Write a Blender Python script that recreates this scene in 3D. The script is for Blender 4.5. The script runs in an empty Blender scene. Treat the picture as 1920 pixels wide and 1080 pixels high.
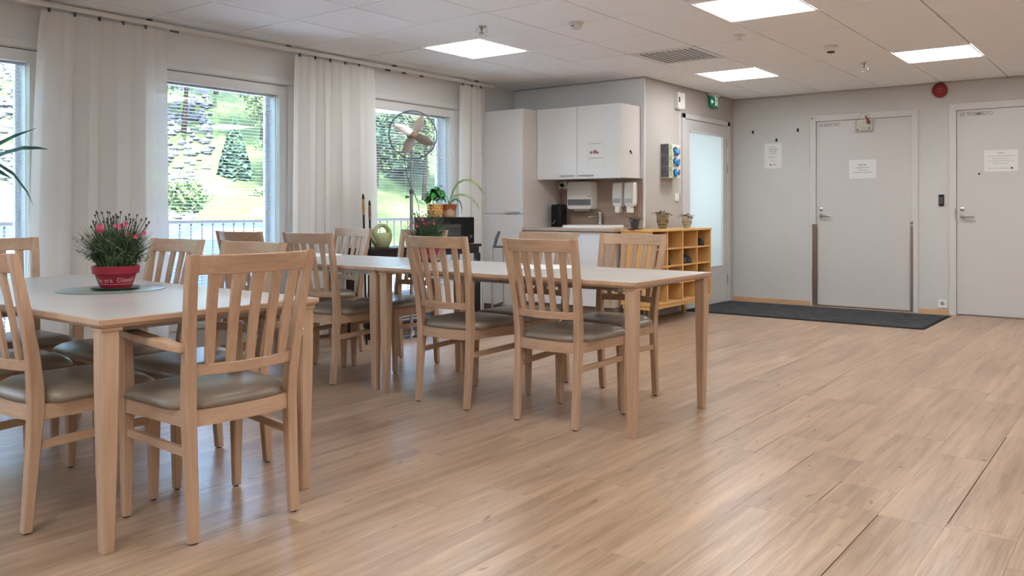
import bpy, bmesh, math, random
from mathutils import Vector, Matrix
from math import sin, cos, pi, radians

random.seed(7)
S = bpy.context.scene
COL = S.collection
R = random.random
U = random.uniform

# ------------------------------------------------------------------ camera, world, sun, exposure
YAW = 0.619
FPX = 1547.8
cam_d = bpy.data.cameras.new('camera')
cam_d.sensor_width = 36.0
cam_d.lens = FPX / 1920 * 36.0
cam_d.shift_x = (960 - 1073.6) / 1920
cam_d.shift_y = -(540 - 393.7) / 1920
cam_d.clip_start = 0.05
cam_d.clip_end = 300
cam = bpy.data.objects.new('camera', cam_d)
cam.location = (0, 0, 1.057)
cam.rotation_euler = (pi / 2, 0, YAW - pi / 2)
COL.objects.link(cam)
S.camera = cam

W = bpy.data.worlds.new('sky')
S.world = W
W.use_nodes = True
nt = W.node_tree
nt.nodes.clear()
wo = nt.nodes.new('ShaderNodeOutputWorld')
bg = nt.nodes.new('ShaderNodeBackground')
sky = nt.nodes.new('ShaderNodeTexSky')
sky.sky_type = 'NISHITA'
sky.sun_disc = False
sky.sun_elevation = radians(50)
sky.sun_rotation = radians(200)
sky.air_density = 1.0
sky.dust_density = 2.0
SKY_STRENGTH = 3.5
bg.inputs['Strength'].default_value = SKY_STRENGTH
nt.links.new(sky.outputs[0], bg.inputs[0])
nt.links.new(bg.outputs[0], wo.inputs[0])

sun_d = bpy.data.lights.new('sun', 'SUN')
sun_d.energy = 36.0
sun_d.angle = radians(2)
sun_d.color = (1.0, 0.97, 0.91)
sun = bpy.data.objects.new('sun', sun_d)
# light travels towards the hill (+y) and down
sun.rotation_euler = Vector((0.35, 0.75, -0.95)).to_track_quat('-Z', 'Y').to_euler()
sun.location = (0, -20, 30)
COL.objects.link(sun)

PANEL_STRENGTH = 11.0
S.view_settings.view_transform = 'Standard'
S.view_settings.look = 'None'
S.view_settings.gamma = 1.0
S.view_settings.use_curve_mapping = False
S.view_settings.exposure = 1.0
S.cycles.use_denoising = True
S.cycles.max_bounces = 10
S.cycles.diffuse_bounces = 5
S.cycles.transparent_max_bounces = 16
S.cycles.glossy_bounces = 3
S.cycles.caustics_reflective = False
S.cycles.caustics_refractive = False
S.cycles.sample_clamp_indirect = 6.0

# ------------------------------------------------------------------ materials
MATS = {}


def newmat(name):
    m = bpy.data.materials.new(name)
    m.use_nodes = True
    n = m.node_tree
    n.nodes.clear()
    out = n.nodes.new('ShaderNodeOutputMaterial')
    return m, n, out


def srgb(r, g, b):
    f = lambda c: (c / 255 / 12.92) if c / 255 <= 0.04045 else ((c / 255 + 0.055) / 1.055) ** 2.4
    return (f(r), f(g), f(b))


def mat(name, col, rough=0.5, metal=0.0, spec=0.5, scale=(6, 6, 6), amt=0.06, bump=0.0, bscale=60, emis=None, coat=0.0, detail=4.0, sheen=0.0):
    if name in MATS:
        return MATS[name]
    m, n, out = newmat(name)
    L = n.links.new
    p = n.nodes.new('ShaderNodeBsdfPrincipled')
    tc = n.nodes.new('ShaderNodeTexCoord')
    mp = n.nodes.new('ShaderNodeMapping')
    mp.inputs['Scale'].default_value = scale
    nz = n.nodes.new('ShaderNodeTexNoise')
    nz.inputs['Scale'].default_value = 1.0
    nz.inputs['Detail'].default_value = detail
    L(tc.outputs['Object'], mp.inputs[0])
    L(mp.outputs[0], nz.inputs['Vector'])
    cr = n.nodes.new('ShaderNodeValToRGB')
    c0 = tuple(max(0, c * (1 - amt * 2)) for c in col)
    c1 = tuple(min(1, c * (1 + amt * 2)) for c in col)
    cr.color_ramp.elements[0].position = 0.25
    cr.color_ramp.elements[1].position = 0.75
    cr.color_ramp.elements[0].color = (*c0, 1)
    cr.color_ramp.elements[1].color = (*c1, 1)
    L(nz.outputs['Fac'], cr.inputs[0])
    L(cr.outputs[0], p.inputs['Base Color'])
    p.inputs['Roughness'].default_value = rough
    p.inputs['Metallic'].default_value = metal
    p.inputs['Specular IOR Level'].default_value = spec
    if coat:
        p.inputs['Coat Weight'].default_value = coat
        p.inputs['Coat Roughness'].default_value = 0.15
    if sheen:
        p.inputs['Sheen Weight'].default_value = sheen
    if emis:
        p.inputs['Emission Color'].default_value = (*emis[0], 1)
        p.inputs['Emission Strength'].default_value = emis[1]
    if bump:
        nb = n.nodes.new('ShaderNodeTexNoise')
        nb.inputs['Scale'].default_value = bscale
        nb.inputs['Detail'].default_value = 3
        L(tc.outputs['Object'], nb.inputs['Vector'])
        b = n.nodes.new('ShaderNodeBump')
        b.inputs['Strength'].default_value = bump
        b.inputs['Distance'].default_value = 0.002
        L(nb.outputs['Fac'], b.inputs['Height'])
        L(b.outputs[0], p.inputs['Normal'])
    L(p.outputs[0], out.inputs[0])
    MATS[name] = m
    return m


def wood(name, c0, c1, axis='z', rough=0.42, spec=0.4, fine=90, coarse=14):
    """straight grain along one axis"""
    if name in MATS:
        return MATS[name]
    m, n, out = newmat(name)
    L = n.links.new
    p = n.nodes.new('ShaderNodeBsdfPrincipled')
    tc = n.nodes.new('ShaderNodeTexCoord')
    oi = n.nodes.new('ShaderNodeObjectInfo')
    off = n.nodes.new('ShaderNodeVectorMath')
    off.operation = 'ADD'
    mul = n.nodes.new('ShaderNodeMath')
    mul.operation = 'MULTIPLY'
    mul.inputs[1].default_value = 37.0
    L(oi.outputs['Random'], mul.inputs[0])
    L(tc.outputs['Object'], off.inputs[0])
    L(mul.outputs[0], off.inputs[1])
    k = {'x': 0, 'y': 1, 'z': 2}[axis]

    def layer(s, st):
        mp = n.nodes.new('ShaderNodeMapping')
        v = [s, s, s]
        v[k] = s / st
        mp.inputs['Scale'].default_value = v
        nz = n.nodes.new('ShaderNodeTexNoise')
        nz.inputs['Scale'].default_value = 1
        nz.inputs['Detail'].default_value = 3
        L(off.outputs[0], mp.inputs[0])
        L(mp.outputs[0], nz.inputs['Vector'])
        return nz
    a = layer(coarse, 8)
    b = layer(fine, 25)
    mx = n.nodes.new('ShaderNodeMix')
    mx.inputs[0].default_value = 0.45
    L(a.outputs['Fac'], mx.inputs[2])
    L(b.outputs['Fac'], mx.inputs[3])
    cr = n.nodes.new('ShaderNodeValToRGB')
    cr.color_ramp.elements[0].position = 0.36
    cr.color_ramp.elements[1].position = 0.64
    cr.color_ramp.elements[0].color = (*c0, 1)
    cr.color_ramp.elements[1].color = (*c1, 1)
    L(mx.outputs[0], cr.inputs[0])
    L(cr.outputs[0], p.inputs['Base Color'])
    p.inputs['Roughness'].default_value = rough
    p.inputs['Specular IOR Level'].default_value = spec
    L(p.outputs[0], out.inputs[0])
    MATS[name] = m
    return m


def emit(name, col, s):
    if name in MATS:
        return MATS[name]
    m, n, out = newmat(name)
    e = n.nodes.new('ShaderNodeEmission')
    e.inputs[0].default_value = (*col, 1)
    e.inputs[1].default_value = s
    n.links.new(e.outputs[0], out.inputs[0])
    MATS[name] = m
    return m


def floor_mat():
    m, n, out = newmat('oak_vinyl')
    L = n.links.new
    p = n.nodes.new('ShaderNodeBsdfPrincipled')
    tc = n.nodes.new('ShaderNodeTexCoord')
    oi = n.nodes.new('ShaderNodeObjectInfo')
    cmb = n.nodes.new('ShaderNodeCombineXYZ')
    m1 = n.nodes.new('ShaderNodeMath'); m1.operation = 'MULTIPLY'; m1.inputs[1].default_value = 53.0
    L(oi.outputs['Random'], m1.inputs[0])
    L(m1.outputs[0], cmb.inputs[0])
    L(m1.outputs[0], cmb.inputs[1])
    add = n.nodes.new('ShaderNodeVectorMath'); add.operation = 'ADD'
    L(tc.outputs['Object'], add.inputs[0])
    L(cmb.outputs[0], add.inputs[1])

    def nz(sx, sy, det, dist=0.0):
        mp = n.nodes.new('ShaderNodeMapping')
        mp.inputs['Scale'].default_value = (sx, sy, 1)
        t = n.nodes.new('ShaderNodeTexNoise')
        t.inputs['Scale'].default_value = 1
        t.inputs['Detail'].default_value = det
        t.inputs['Distortion'].default_value = dist
        L(add.outputs[0], mp.inputs[0])
        L(mp.outputs[0], t.inputs['Vector'])
        return t
    grain = nz(1.3, 22, 5, 0.6)
    fine = nz(6, 150, 3)
    blot = nz(0.9, 5, 2)

    def mixf(f, a, b):
        x = n.nodes.new('ShaderNodeMix')
        x.inputs[0].default_value = f
        L(a, x.inputs[2]); L(b, x.inputs[3])
        return x.outputs[0]
    g = mixf(0.42, grain.outputs['Fac'], fine.outputs['Fac'])
    g = mixf(0.32, g, blot.outputs['Fac'])
    cr = n.nodes.new('ShaderNodeValToRGB')
    e = cr.color_ramp.elements
    e[0].position = 0.36; e[0].color = (*FLOOR_D, 1)
    e[1].position = 0.64; e[1].color = (*FLOOR_L, 1)
    L(g, cr.inputs[0])
    # knots
    kn = nz(9, 26, 1)
    kr = n.nodes.new('ShaderNodeValToRGB')
    kr.color_ramp.elements[0].position = 0.70; kr.color_ramp.elements[0].color = (0, 0, 0, 1)
    kr.color_ramp.elements[1].position = 0.80; kr.color_ramp.elements[1].color = (1, 1, 1, 1)
    L(kn.outputs['Fac'], kr.inputs[0])
    mk = n.nodes.new('ShaderNodeMix'); mk.data_type = 'RGBA'
    L(kr.outputs[0], mk.inputs[0])
    L(cr.outputs[0], mk.inputs[6])
    mk.inputs[7].default_value = (*[c * 0.55 for c in FLOOR_D], 1)
    # plank to plank tone
    mr = n.nodes.new('ShaderNodeMapRange')
    mr.inputs[3].default_value = 0.965; mr.inputs[4].default_value = 1.035
    L(oi.outputs['Random'], mr.inputs[0])
    vm = n.nodes.new('ShaderNodeVectorMath'); vm.operation = 'SCALE'
    L(mk.outputs[2], vm.inputs[0])
    L(mr.outputs[0], vm.inputs['Scale'])
    L(vm.outputs[0], p.inputs['Base Color'])
    rr = n.nodes.new('ShaderNodeMapRange')
    rr.inputs[3].default_value = 0.27; rr.inputs[4].default_value = 0.38
    L(g, rr.inputs[0])
    L(rr.outputs[0], p.inputs['Roughness'])
    p.inputs['Specular IOR Level'].default_value = 0.5
    b = n.nodes.new('ShaderNodeBump'); b.inputs['Strength'].default_value = 0.12; b.inputs['Distance'].default_value = 0.0006
    L(g, b.inputs['Height'])
    L(b.outputs[0], p.inputs['Normal'])
    L(p.outputs[0], out.inputs[0])
    return m


def curtain_mat():
    m, n, out = newmat('sheer_fabric')
    L = n.links.new
    d = n.nodes.new('ShaderNodeBsdfDiffuse')
    t = n.nodes.new('ShaderNodeBsdfTranslucent')
    tr = n.nodes.new('ShaderNodeBsdfTransparent')
    tc = n.nodes.new('ShaderNodeTexCoord')
    mp = n.nodes.new('ShaderNodeMapping'); mp.inputs['Scale'].default_value = (300, 300, 500)
    nz = n.nodes.new('ShaderNodeTexNoise'); nz.inputs['Scale'].default_value = 1
    L(tc.outputs['Object'], mp.inputs[0]); L(mp.outputs[0], nz.inputs['Vector'])
    cr = n.nodes.new('ShaderNodeValToRGB')
    cr.color_ramp.elements[0].color = (0.78, 0.76, 0.73, 1)
    cr.color_ramp.elements[1].color = (0.88, 0.86, 0.83, 1)
    L(nz.outputs['Fac'], cr.inputs[0])
    L(cr.outputs[0], d.inputs[0]); L(cr.outputs[0], t.inputs[0])
    a = n.nodes.new('ShaderNodeMixShader'); a.inputs[0].default_value = 0.30
    L(d.outputs[0], a.inputs[1]); L(t.outputs[0], a.inputs[2])
    b = n.nodes.new('ShaderNodeMixShader'); b.inputs[0].default_value = 0.07
    L(a.outputs[0], b.inputs[1]); L(tr.outputs[0], b.inputs[2])
    L(b.outputs[0], out.inputs[0])
    return m


def glass_mat(name, tint=(0.97, 0.985, 0.98), f=0.05):
    m, n, out = newmat(name)
    L = n.links.new
    g = n.nodes.new('ShaderNodeBsdfGlossy'); g.inputs['Roughness'].default_value = 0.02
    tr = n.nodes.new('ShaderNodeBsdfTransparent'); tr.inputs[0].default_value = (*tint, 1)
    lw = n.nodes.new('ShaderNodeFresnel'); lw.inputs[0].default_value = 1.35
    mx = n.nodes.new('ShaderNodeMixShader')
    L(lw.outputs[0], mx.inputs[0]); L(tr.outputs[0], mx.inputs[1]); L(g.outputs[0], mx.inputs[2])
    L(mx.outputs[0], out.inputs[0])
    return m


FLOOR_D = (0.232, 0.143, 0.088)
FLOOR_L = (0.485, 0.335, 0.226)
M_FLOOR = floor_mat()
M_SUB = mat('floor_gap', (0.03, 0.025, 0.02), 0.9)
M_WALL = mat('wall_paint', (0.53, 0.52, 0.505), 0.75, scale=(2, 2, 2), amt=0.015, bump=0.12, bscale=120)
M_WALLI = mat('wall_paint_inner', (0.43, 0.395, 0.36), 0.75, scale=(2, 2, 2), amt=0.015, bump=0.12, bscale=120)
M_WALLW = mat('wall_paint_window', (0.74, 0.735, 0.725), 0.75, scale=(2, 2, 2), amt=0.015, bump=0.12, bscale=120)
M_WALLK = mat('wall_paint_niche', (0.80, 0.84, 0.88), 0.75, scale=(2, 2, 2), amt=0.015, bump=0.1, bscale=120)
M_TILE = mat('ceiling_tile', (0.90, 0.91, 0.925), 0.9, scale=(40, 40, 40), amt=0.015, bump=0.25, bscale=260)
M_GRID = mat('ceiling_grid', (0.40, 0.39, 0.38), 0.5, amt=0.01)
M_PLENUM = mat('ceiling_slab', (0.25, 0.24, 0.23), 0.9)
M_WHITE = mat('white_paint', (0.70, 0.685, 0.66), 0.4, amt=0.01)
M_FRAME = mat('window_frame_paint', (0.74, 0.735, 0.72), 0.4, amt=0.01)
M_DOOR = mat('door_paint', (0.53, 0.51, 0.495), 0.35, scale=(1, 1, 1), amt=0.012)
M_DFRAME = mat('door_frame_paint', (0.56, 0.54, 0.525), 0.4, amt=0.01)
M_CAB = mat('cabinet_white', (0.68, 0.68, 0.685), 0.3, amt=0.008)
M_CABS = mat('cabinet_side', (0.62, 0.575, 0.54), 0.4, amt=0.01)
M_BEV = wood('beech_vertical', (0.395, 0.250, 0.158), (0.510, 0.345, 0.235), 'z')
M_BEH = wood('beech_across', (0.395, 0.250, 0.158), (0.510, 0.345, 0.235), 'y')
M_BEX = wood('beech_lengthwise', (0.395, 0.250, 0.158), (0.510, 0.345, 0.235), 'x')
M_SEAT = mat('taupe_leatherette', (0.235, 0.190, 0.145), 0.33, scale=(5, 5, 5), amt=0.05, bump=0.15, bscale=220, spec=0.55)
M_PAD = mat('black_felt_pad', (0.02, 0.018, 0.016), 0.8)
M_LAM = mat('grey_laminate', (0.50, 0.475, 0.445), 0.27, scale=(3, 3, 3), amt=0.02, spec=0.5)
M_CURT = curtain_mat()
M_GLASS = glass_mat('window_glass')
M_SLAT = mat('blind_slat', (0.78, 0.79, 0.80), 0.35, amt=0.01)
M_CHROME = mat('chrome', (0.62, 0.62, 0.62), 0.22, 1.0, amt=0.01)
M_STEEL = mat('brushed_steel', (0.36, 0.32, 0.29), 0.35, 1.0, scale=(200, 200, 3), amt=0.08)
M_BLACK = mat('black_plastic', (0.009, 0.009, 0.010), 0.4, amt=0.1, spec=0.25)
M_DGREY = mat('dark_grey_plastic', (0.06, 0.065, 0.07), 0.45)
M_WPLAS = mat('white_plastic', (0.72, 0.70, 0.67), 0.35, amt=0.01)
M_BACKSP = wood('backsplash_wood', (0.30, 0.215, 0.165), (0.37, 0.275, 0.215), 'y', rough=0.5)
M_WORKTOP = wood('worktop_wood', (0.38, 0.29, 0.22), (0.48, 0.37, 0.285), 'y', rough=0.4)
M_PINE = wood('lacquered_birch', (0.60, 0.34, 0.115), (0.72, 0.44, 0.17), 'x', rough=0.38)
M_PINEV = wood('lacquered_birch_vertical', (0.60, 0.34, 0.115), (0.72, 0.44, 0.17), 'z', rough=0.38)
M_BASEB = wood('oak_baseboard', (0.47, 0.29, 0.165), (0.58, 0.38, 0.225), 'y', rough=0.45)
M_PLINTH = wood('plinth_wood', (0.20, 0.15, 0.115), (0.27, 0.205, 0.16), 'y', rough=0.5)
M_MATT = mat('charcoal_carpet', (0.030, 0.032, 0.036), 0.95, scale=(9, 9, 9), amt=0.35, bump=0.8, bscale=420)
M_RUBBER = mat('black_rubber', (0.007, 0.007, 0.008), 0.6, spec=0.2)
M_DESK = mat('black_brown_veneer', (0.013, 0.010, 0.009), 0.4, scale=(3, 40, 40), amt=0.2, spec=0.3)
M_RED = mat('red_plastic', (0.25, 0.007, 0.009), 0.35)
M_POTRED = mat('red_glaze', (0.27, 0.010, 0.028), 0.45, amt=0.05)
M_INK = mat('dark_ink', (0.05, 0.05, 0.05), 0.6)
M_INKG = mat('grey_ink', (0.28, 0.275, 0.27), 0.7)
M_PAPER = mat('paper_sheet', (0.66, 0.655, 0.645), 0.45, amt=0.01)
M_SOIL = mat('potting_soil', (0.03, 0.02, 0.012), 0.95, amt=0.3, scale=(60, 60, 60))
M_LEAFD = mat('dianthus_leaf', (0.060, 0.105, 0.045), 0.5, amt=0.35, scale=(30, 30, 30))
M_LEAF = mat('bright_leaf', (0.035, 0.19, 0.03), 0.38, amt=0.3, scale=(20, 20, 20))
M_LEAFL = mat('olive_leaf', (0.16, 0.22, 0.07), 0.42, amt=0.25, scale=(14, 14, 14))
M_LEAFB = mat('blue_green_leaf', (0.04, 0.15, 0.11), 0.42, amt=0.25, scale=(14, 14, 14))
M_LEAFP = mat('purple_green_leaf', (0.085, 0.075, 0.055), 0.5, amt=0.35, scale=(40, 40, 40))
M_PINK = mat('pink_petal', (0.62, 0.06, 0.14), 0.5, amt=0.15, scale=(80, 80, 80))
M_WOODST = mat('woody_stem', (0.10, 0.085, 0.10), 0.7)
M_GREENMAT = mat('grey_green_mat', (0.20, 0.25, 0.205), 0.3, amt=0.05)
M_WHITEMAT = mat('white_cloth_mat', (0.74, 0.72, 0.68), 0.7, amt=0.02)
M_DKGREEN = mat('dark_green_saucer', (0.025, 0.06, 0.04), 0.3)
M_CAN = mat('sage_plastic', (0.36, 0.41, 0.21), 0.38, amt=0.04)
M_PANEL = emit("light_panel", (0.965, 0.985, 1.0), PANEL_STRENGTH)

# ------------------------------------------------------------------ mesh helpers


class MB:
    def __init__(self):
        self.v = []
        self.f = []

    def add(self, vs, fs):
        b = len(self.v)
        self.v += [tuple(p) for p in vs]
        self.f += [tuple(b + i for i in f) for f in fs]
        return self

    def box(self, x0, x1, y0, y1, z0, z1):
        return self.add([(x0, y0, z0), (x1, y0, z0), (x1, y1, z0), (x0, y1, z0), (x0, y0, z1), (x1, y0, z1), (x1, y1, z1), (x0, y1, z1)],
                        [(0, 3, 2, 1), (4, 5, 6, 7), (0, 1, 5, 4), (1, 2, 6, 5), (2, 3, 7, 6), (3, 0, 4, 7)])

    def loft(self, rings, cap=True, close=False):
        n = len(rings[0])
        vs = [p for r in rings for p in r]
        fs = []
        m = len(rings)
        for i in range(m if close else m - 1):
            a = i * n
            b = ((i + 1) % m) * n
            for j in range(n):
                k = (j + 1) % n
                fs.append((a + j, a + k, b + k, b + j))
        if cap and not close:
            fs.append(tuple(range(n - 1, -1, -1)))
            fs.append(tuple((m - 1) * n + j for j in range(n)))
        return self.add(vs, fs)

    def lathe(self, prof, c=(0, 0, 0), n=20, cap=True):
        rings = []
        for r, z in prof:
            rings.append([(c[0] + r * cos(2 * pi * j / n), c[1] + r * sin(2 * pi * j / n), c[2] + z) for j in range(n)])
        return self.loft(rings, cap)

    def tube(self, pts, r, n=8, cap=True, close=False):
        pts = [Vector(p) for p in pts]
        rings = []
        up = Vector((0.03, 0.02, 1))
        m = len(pts)
        for i, p in enumerate(pts):
            if close:
                t = (pts[(i + 1) % m] - pts[i - 1]).normalized()
            else:
                t = (pts[min(i + 1, m - 1)] - pts[max(i - 1, 0)]).normalized()
            a = t.cross(up)
            if a.length < 0.05:
                a = t.cross(Vector((1, 0.1, 0)))
            a.normalize()
            b = a.cross(t).normalized()
            rr = r[i] if isinstance(r, (list, tuple)) else r
            rings.append([tuple(p + a * rr * cos(2 * pi * j / n) + b * rr * sin(2 * pi * j / n)) for j in range(n)])
        return self.loft(rings, cap, close)

    def xf(self, M):
        self.v = [tuple(M @ Vector(p)) for p in self.v]
        return self

    def mesh(self, name, bevel=0.0, smooth=False, seg=2):
        me = bpy.data.meshes.new(name)
        me.from_pydata(self.v, [], self.f)
        bm = bmesh.new()
        bm.from_mesh(me)
        bmesh.ops.recalc_face_normals(bm, faces=bm.faces)
        if bevel:
            es = [e for e in bm.edges if len(e.link_faces) == 2 and e.calc_face_angle(0) > 0.5]
            bmesh.ops.bevel(bm, geom=es, offset=bevel, segments=seg, profile=0.6, affect='EDGES', clamp_overlap=True)
        if smooth:
            for f in bm.faces:
                f.smooth = True
            for e in bm.edges:
                if len(e.link_faces) == 2 and e.calc_face_angle(0) > radians(38):
                    e.smooth = False
        bm.to_mesh(me)
        bm.free()
        return me


def obj(name, mb, m, parent=None, bevel=0.0, smooth=False, label=None, loc=None, kind=None, seg=2):
    me = mb.mesh(name, bevel, smooth, seg) if isinstance(mb, MB) else mb
    if m is not None and not me.materials:
        me.materials.append(m)
    o = bpy.data.objects.new(name, me)
    COL.objects.link(o)
    if parent:
        o.parent = parent
    if loc:
        o.location = loc
    if label:
        o['label'] = label
    if kind:
        o['kind'] = kind
    return o


def empty(name, loc=(0, 0, 0), rz=0.0):
    o = bpy.data.objects.new(name, None)
    o.empty_display_size = 0.1
    o.location = loc
    o.rotation_euler = (0, 0, rz)
    COL.objects.link(o)
    return o


def tag(o, label, cat, group=None):
    o['label'] = label
    o['category'] = cat
    if group:
        o['group'] = group
    return o


def kids(o):
    return list(o.children)


def copy_tree(o, parent=None):
    c = o.copy()
    COL.objects.link(c)
    if parent:
        c.parent = parent
    for ch in kids(o):
        copy_tree(ch, c)
    return c


def text_mesh(body, size, depth=0.0004, align='LEFT', bold=0.0):
    cu = bpy.data.curves.new('lettering', 'FONT')
    cu.body = body
    cu.size = size
    cu.extrude = depth
    cu.offset = bold
    cu.align_x = align
    cu.resolution_u = 3
    t = bpy.data.objects.new('tmp_text', cu)
    COL.objects.link(t)
    bpy.context.view_layer.update()
    dg = bpy.context.evaluated_depsgraph_get()
    me = bpy.data.meshes.new_from_object(t.evaluated_get(dg))
    bpy.data.objects.remove(t)
    return me


def text(body, size, loc, face, m, parent, align='LEFT', name='lettering', bold=0.0):
    """face: '-x' or '-y' is the way the letters look"""
    me = text_mesh(body, size, align=align, bold=bold)
    me.materials.clear()
    me.materials.append(m)
    o = bpy.data.objects.new(name, me)
    COL.objects.link(o)
    o.location = loc
    o.rotation_euler = (pi / 2, 0, -pi / 2 if face == '-x' else 0)
    if parent:
        o.parent = parent
    return o


def rrect(w, h, r, n=4):
    pts = []
    for cx, cy, a0 in ((w / 2 - r, h / 2 - r, 0), (-w / 2 + r, h / 2 - r, 90), (-w / 2 + r, -h / 2 + r, 180), (w / 2 - r, -h / 2 + r, 270)):
        for i in range(n + 1):
            a = radians(a0 + 90 * i / n)
            pts.append((cx + r * cos(a), cy + r * sin(a)))
    return pts


# ------------------------------------------------------------------ room shell
HC = 2.354
X0, X1 = -3.0, 9.0
Y0, YW = -3.2, 5.73
XK, YR = 6.95, 4.09
WT = 0.24

fl = obj('floor', MB().box(X0 - WT, X1 + WT, Y0 - WT, YW + WT, -0.2, -0.0045), M_SUB, kind='structure')
PW = 0.2145
PL = 1.22
rows_y0 = 0.801 - PW * 11       # joints fall on y = 0.801 + k * PW
WIDE = {0: 2.4, 1: 2.4, 2: 2.4, 3: 2.0, 4: 2.0}
plank_cache = {}


def plank(x0, x1, y0, y1):
    key = (round(x1 - x0, 3), round(y1 - y0, 4))
    if key not in plank_cache:
        hx, hy = key[0] / 2, key[1] / 2
        mb = MB()
        b = 0.0006
        mb.add([(-hx, -hy, -0.004), (hx, -hy, -0.004), (hx, hy, -0.004), (-hx, hy, -0.004),
                (-hx, -hy, -b), (hx, -hy, -b), (hx, hy, -b), (-hx, hy, -b),
                (-hx + b, -hy + b, 0), (hx - b, -hy + b, 0), (hx - b, hy - b, 0), (-hx + b, hy - b, 0)],
               [(0, 3, 2, 1), (8, 9, 10, 11)] + [(i, (i + 1) % 4, (i + 1) % 4 + 4, i + 4) for i in range(4)] + [(i + 4, (i + 1) % 4 + 4, (i + 1) % 4 + 8, i + 8) for i in range(4)])
        me = mb.mesh('plank')
        me.materials.append(M_FLOOR)
        plank_cache[key] = me
    return plank_cache[key]


rest = MB()
nplank = 0
k = -19
# wide open joints seen in the photo: row index of the lower plank -> list of x ranges where the gap is open
OPEN = {-1: [(0.4, 2.946)], 0: [(2.966, 3.213)], 1: [(3.229, 3.536)], 2: [(3.38, 3.74)], 3: [(3.4, 4.6)], -2: [(3.0, 4.3)]}
prng = random.Random(3)
for k in range(-19, 26):
    ya = 0.801 + PW * k
    yb = ya + PW
    ya = max(ya, Y0)
    yb = min(yb, YW)
    if yb - ya < 0.02:
        continue
    cuts = [X0]
    x = X0 + prng.uniform(0.2, PL)
    while x < X1 - 0.15:
        cuts.append(x)
        x += PL
    opens = OPEN.get(k, [])
    for a, b in opens:
        cuts = [c for c in cuts if not (a - 0.02 < c < b + 0.02)]
        cuts += [a, b]
    cuts = sorted(cuts) + [X1]
    for a, b in zip(cuts[:-1], cuts[1:]):
        op = any(a >= oa - 0.01 and b <= ob + 0.01 for oa, ob in opens)
        top = yb - (0.0034 if op else 0.0003)
        F = ((a + b) / 2) * cos(YAW) + ((ya + yb) / 2) * sin(YAW)
        Rr = ((a + b) / 2) * sin(YAW) - ((ya + yb) / 2) * cos(YAW)
        vis = F > 1.6 and -0.82 * F < Rr < 0.68 * F and not (((a + b) / 2) > XK + 0.1 and ya > YR)
        if vis and nplank < 300:
            me = plank(a + 0.0002, b - 0.0003, ya + 0.0001, top)
            o = bpy.data.objects.new('plank', me)
            COL.objects.link(o)
            o.parent = fl
            o.location = ((a + b) / 2, (ya + 0.0001 + top) / 2, 0)
            nplank += 1
        else:
            rest.box(a + 0.0002, b - 0.0003, ya + 0.0001, yb - 0.0003, -0.004, 0)
obj('plank_field', rest, M_FLOOR, fl, kind='stuff')

# ---- ceiling: slab, hanging grid, tiles
ceil = obj('ceiling', MB().box(X0 - WT, X1 + WT, Y0 - WT, YW + WT, HC + 0.10, HC + 0.30), M_PLENUM, kind='structure')
GX0, GY0, T = 2.8876, 5.4097, 0.6
TG = 0.009
PANELS = {(3, 1), (3, 5), (7, 3), (7, 6), (7, 9), (3, 9), (3, 13), (-1, 5), (-1, 9), (-1, 13), (-5, 5), (-5, 9), (-5, 13), (-9, 1), (-9, 5), (-9, 9), (-9, 13)}
VENT = (5, 3)
tile_cache = {}


def tile(w, h):
    key = (round(w, 3), round(h, 3))
    if key not in tile_cache:
        hx, hy = w / 2 - TG / 2, h / 2 - TG / 2
        b = 0.002
        mb = MB()
        mb.add([(-hx, -hy, 0.015), (hx, -hy, 0.015), (hx, hy, 0.015), (-hx, hy, 0.015),
                (-hx, -hy, b), (hx, -hy, b), (hx, hy, b), (-hx, hy, b),
                (-hx + b, -hy + b, 0), (hx - b, -hy + b, 0), (hx - b, hy - b, 0), (-hx + b, hy - b, 0)],
               [(0, 1, 2, 3), (8, 11, 10, 9)] + [(i, i + 4, (i + 1) % 4 + 4, (i + 1) % 4) for i in range(4)] + [(i + 4, i + 8, (i + 1) % 4 + 8, (i + 1) % 4 + 4) for i in range(4)])
        me = mb.mesh('tile')
        me.materials.append(M_TILE)
        tile_cache[key] = me
    return tile_cache[key]


trest = MB()
gb = MB()
xs = sorted({X0, X1} | {GX0 + T * i for i in range(-9, 11) if X0 < GX0 + T * i < X1})
ys = sorted({Y0, YW} | {GY0 - T * j for j in range(-1, 15) if Y0 < GY0 - T * j < YW})
for i in range(len(xs) - 1):
    for j in range(len(ys) - 1):
        xa, xb, ya, yb = xs[i], xs[i + 1], ys[j], ys[j + 1]
        gi = round((xa - GX0) / T) if xb - xa > 0.55 else None
        gj = round((GY0 - yb) / T) if yb - ya > 0.55 else None
        if (gi, gj) in PANELS or (gi, gj) == VENT:
            continue
        cx, cy = (xa + xb) / 2, (ya + yb) / 2
        if cx > XK and cy > YR and xa > XK:
            continue
        F = cx * cos(YAW) + cy * sin(YAW)
        Rr = cx * sin(YAW) - cy * cos(YAW)
        vis = F > 4.2 and -0.85 * F < Rr < 0.65 * F
        if vis:
            o = bpy.data.objects.new('tile', tile(xb - xa, yb - ya))
            COL.objects.link(o)
            o.parent = ceil
            o.location = (cx, cy, HC + prng.uniform(-0.0006, 0.0006))
        else:
            trest.box(xa + TG / 2, xb - TG / 2, ya + TG / 2, yb - TG / 2, HC, HC + 0.015)
obj('tile_field', trest, M_TILE, ceil, kind='stuff')
for x in xs[1:-1]:
    o = obj('grid_bar', MB().box(x - 0.012, x + 0.012, Y0, YW if x < XK else YR, HC + 0.0155, HC + 0.04), M_GRID, ceil)
for y in ys[1:-1]:
    o = obj('grid_bar', MB().box(X0, X1 if y < YR else XK, y - 0.012, y + 0.012, HC + 0.0158, HC + 0.041), M_GRID, ceil)

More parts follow.
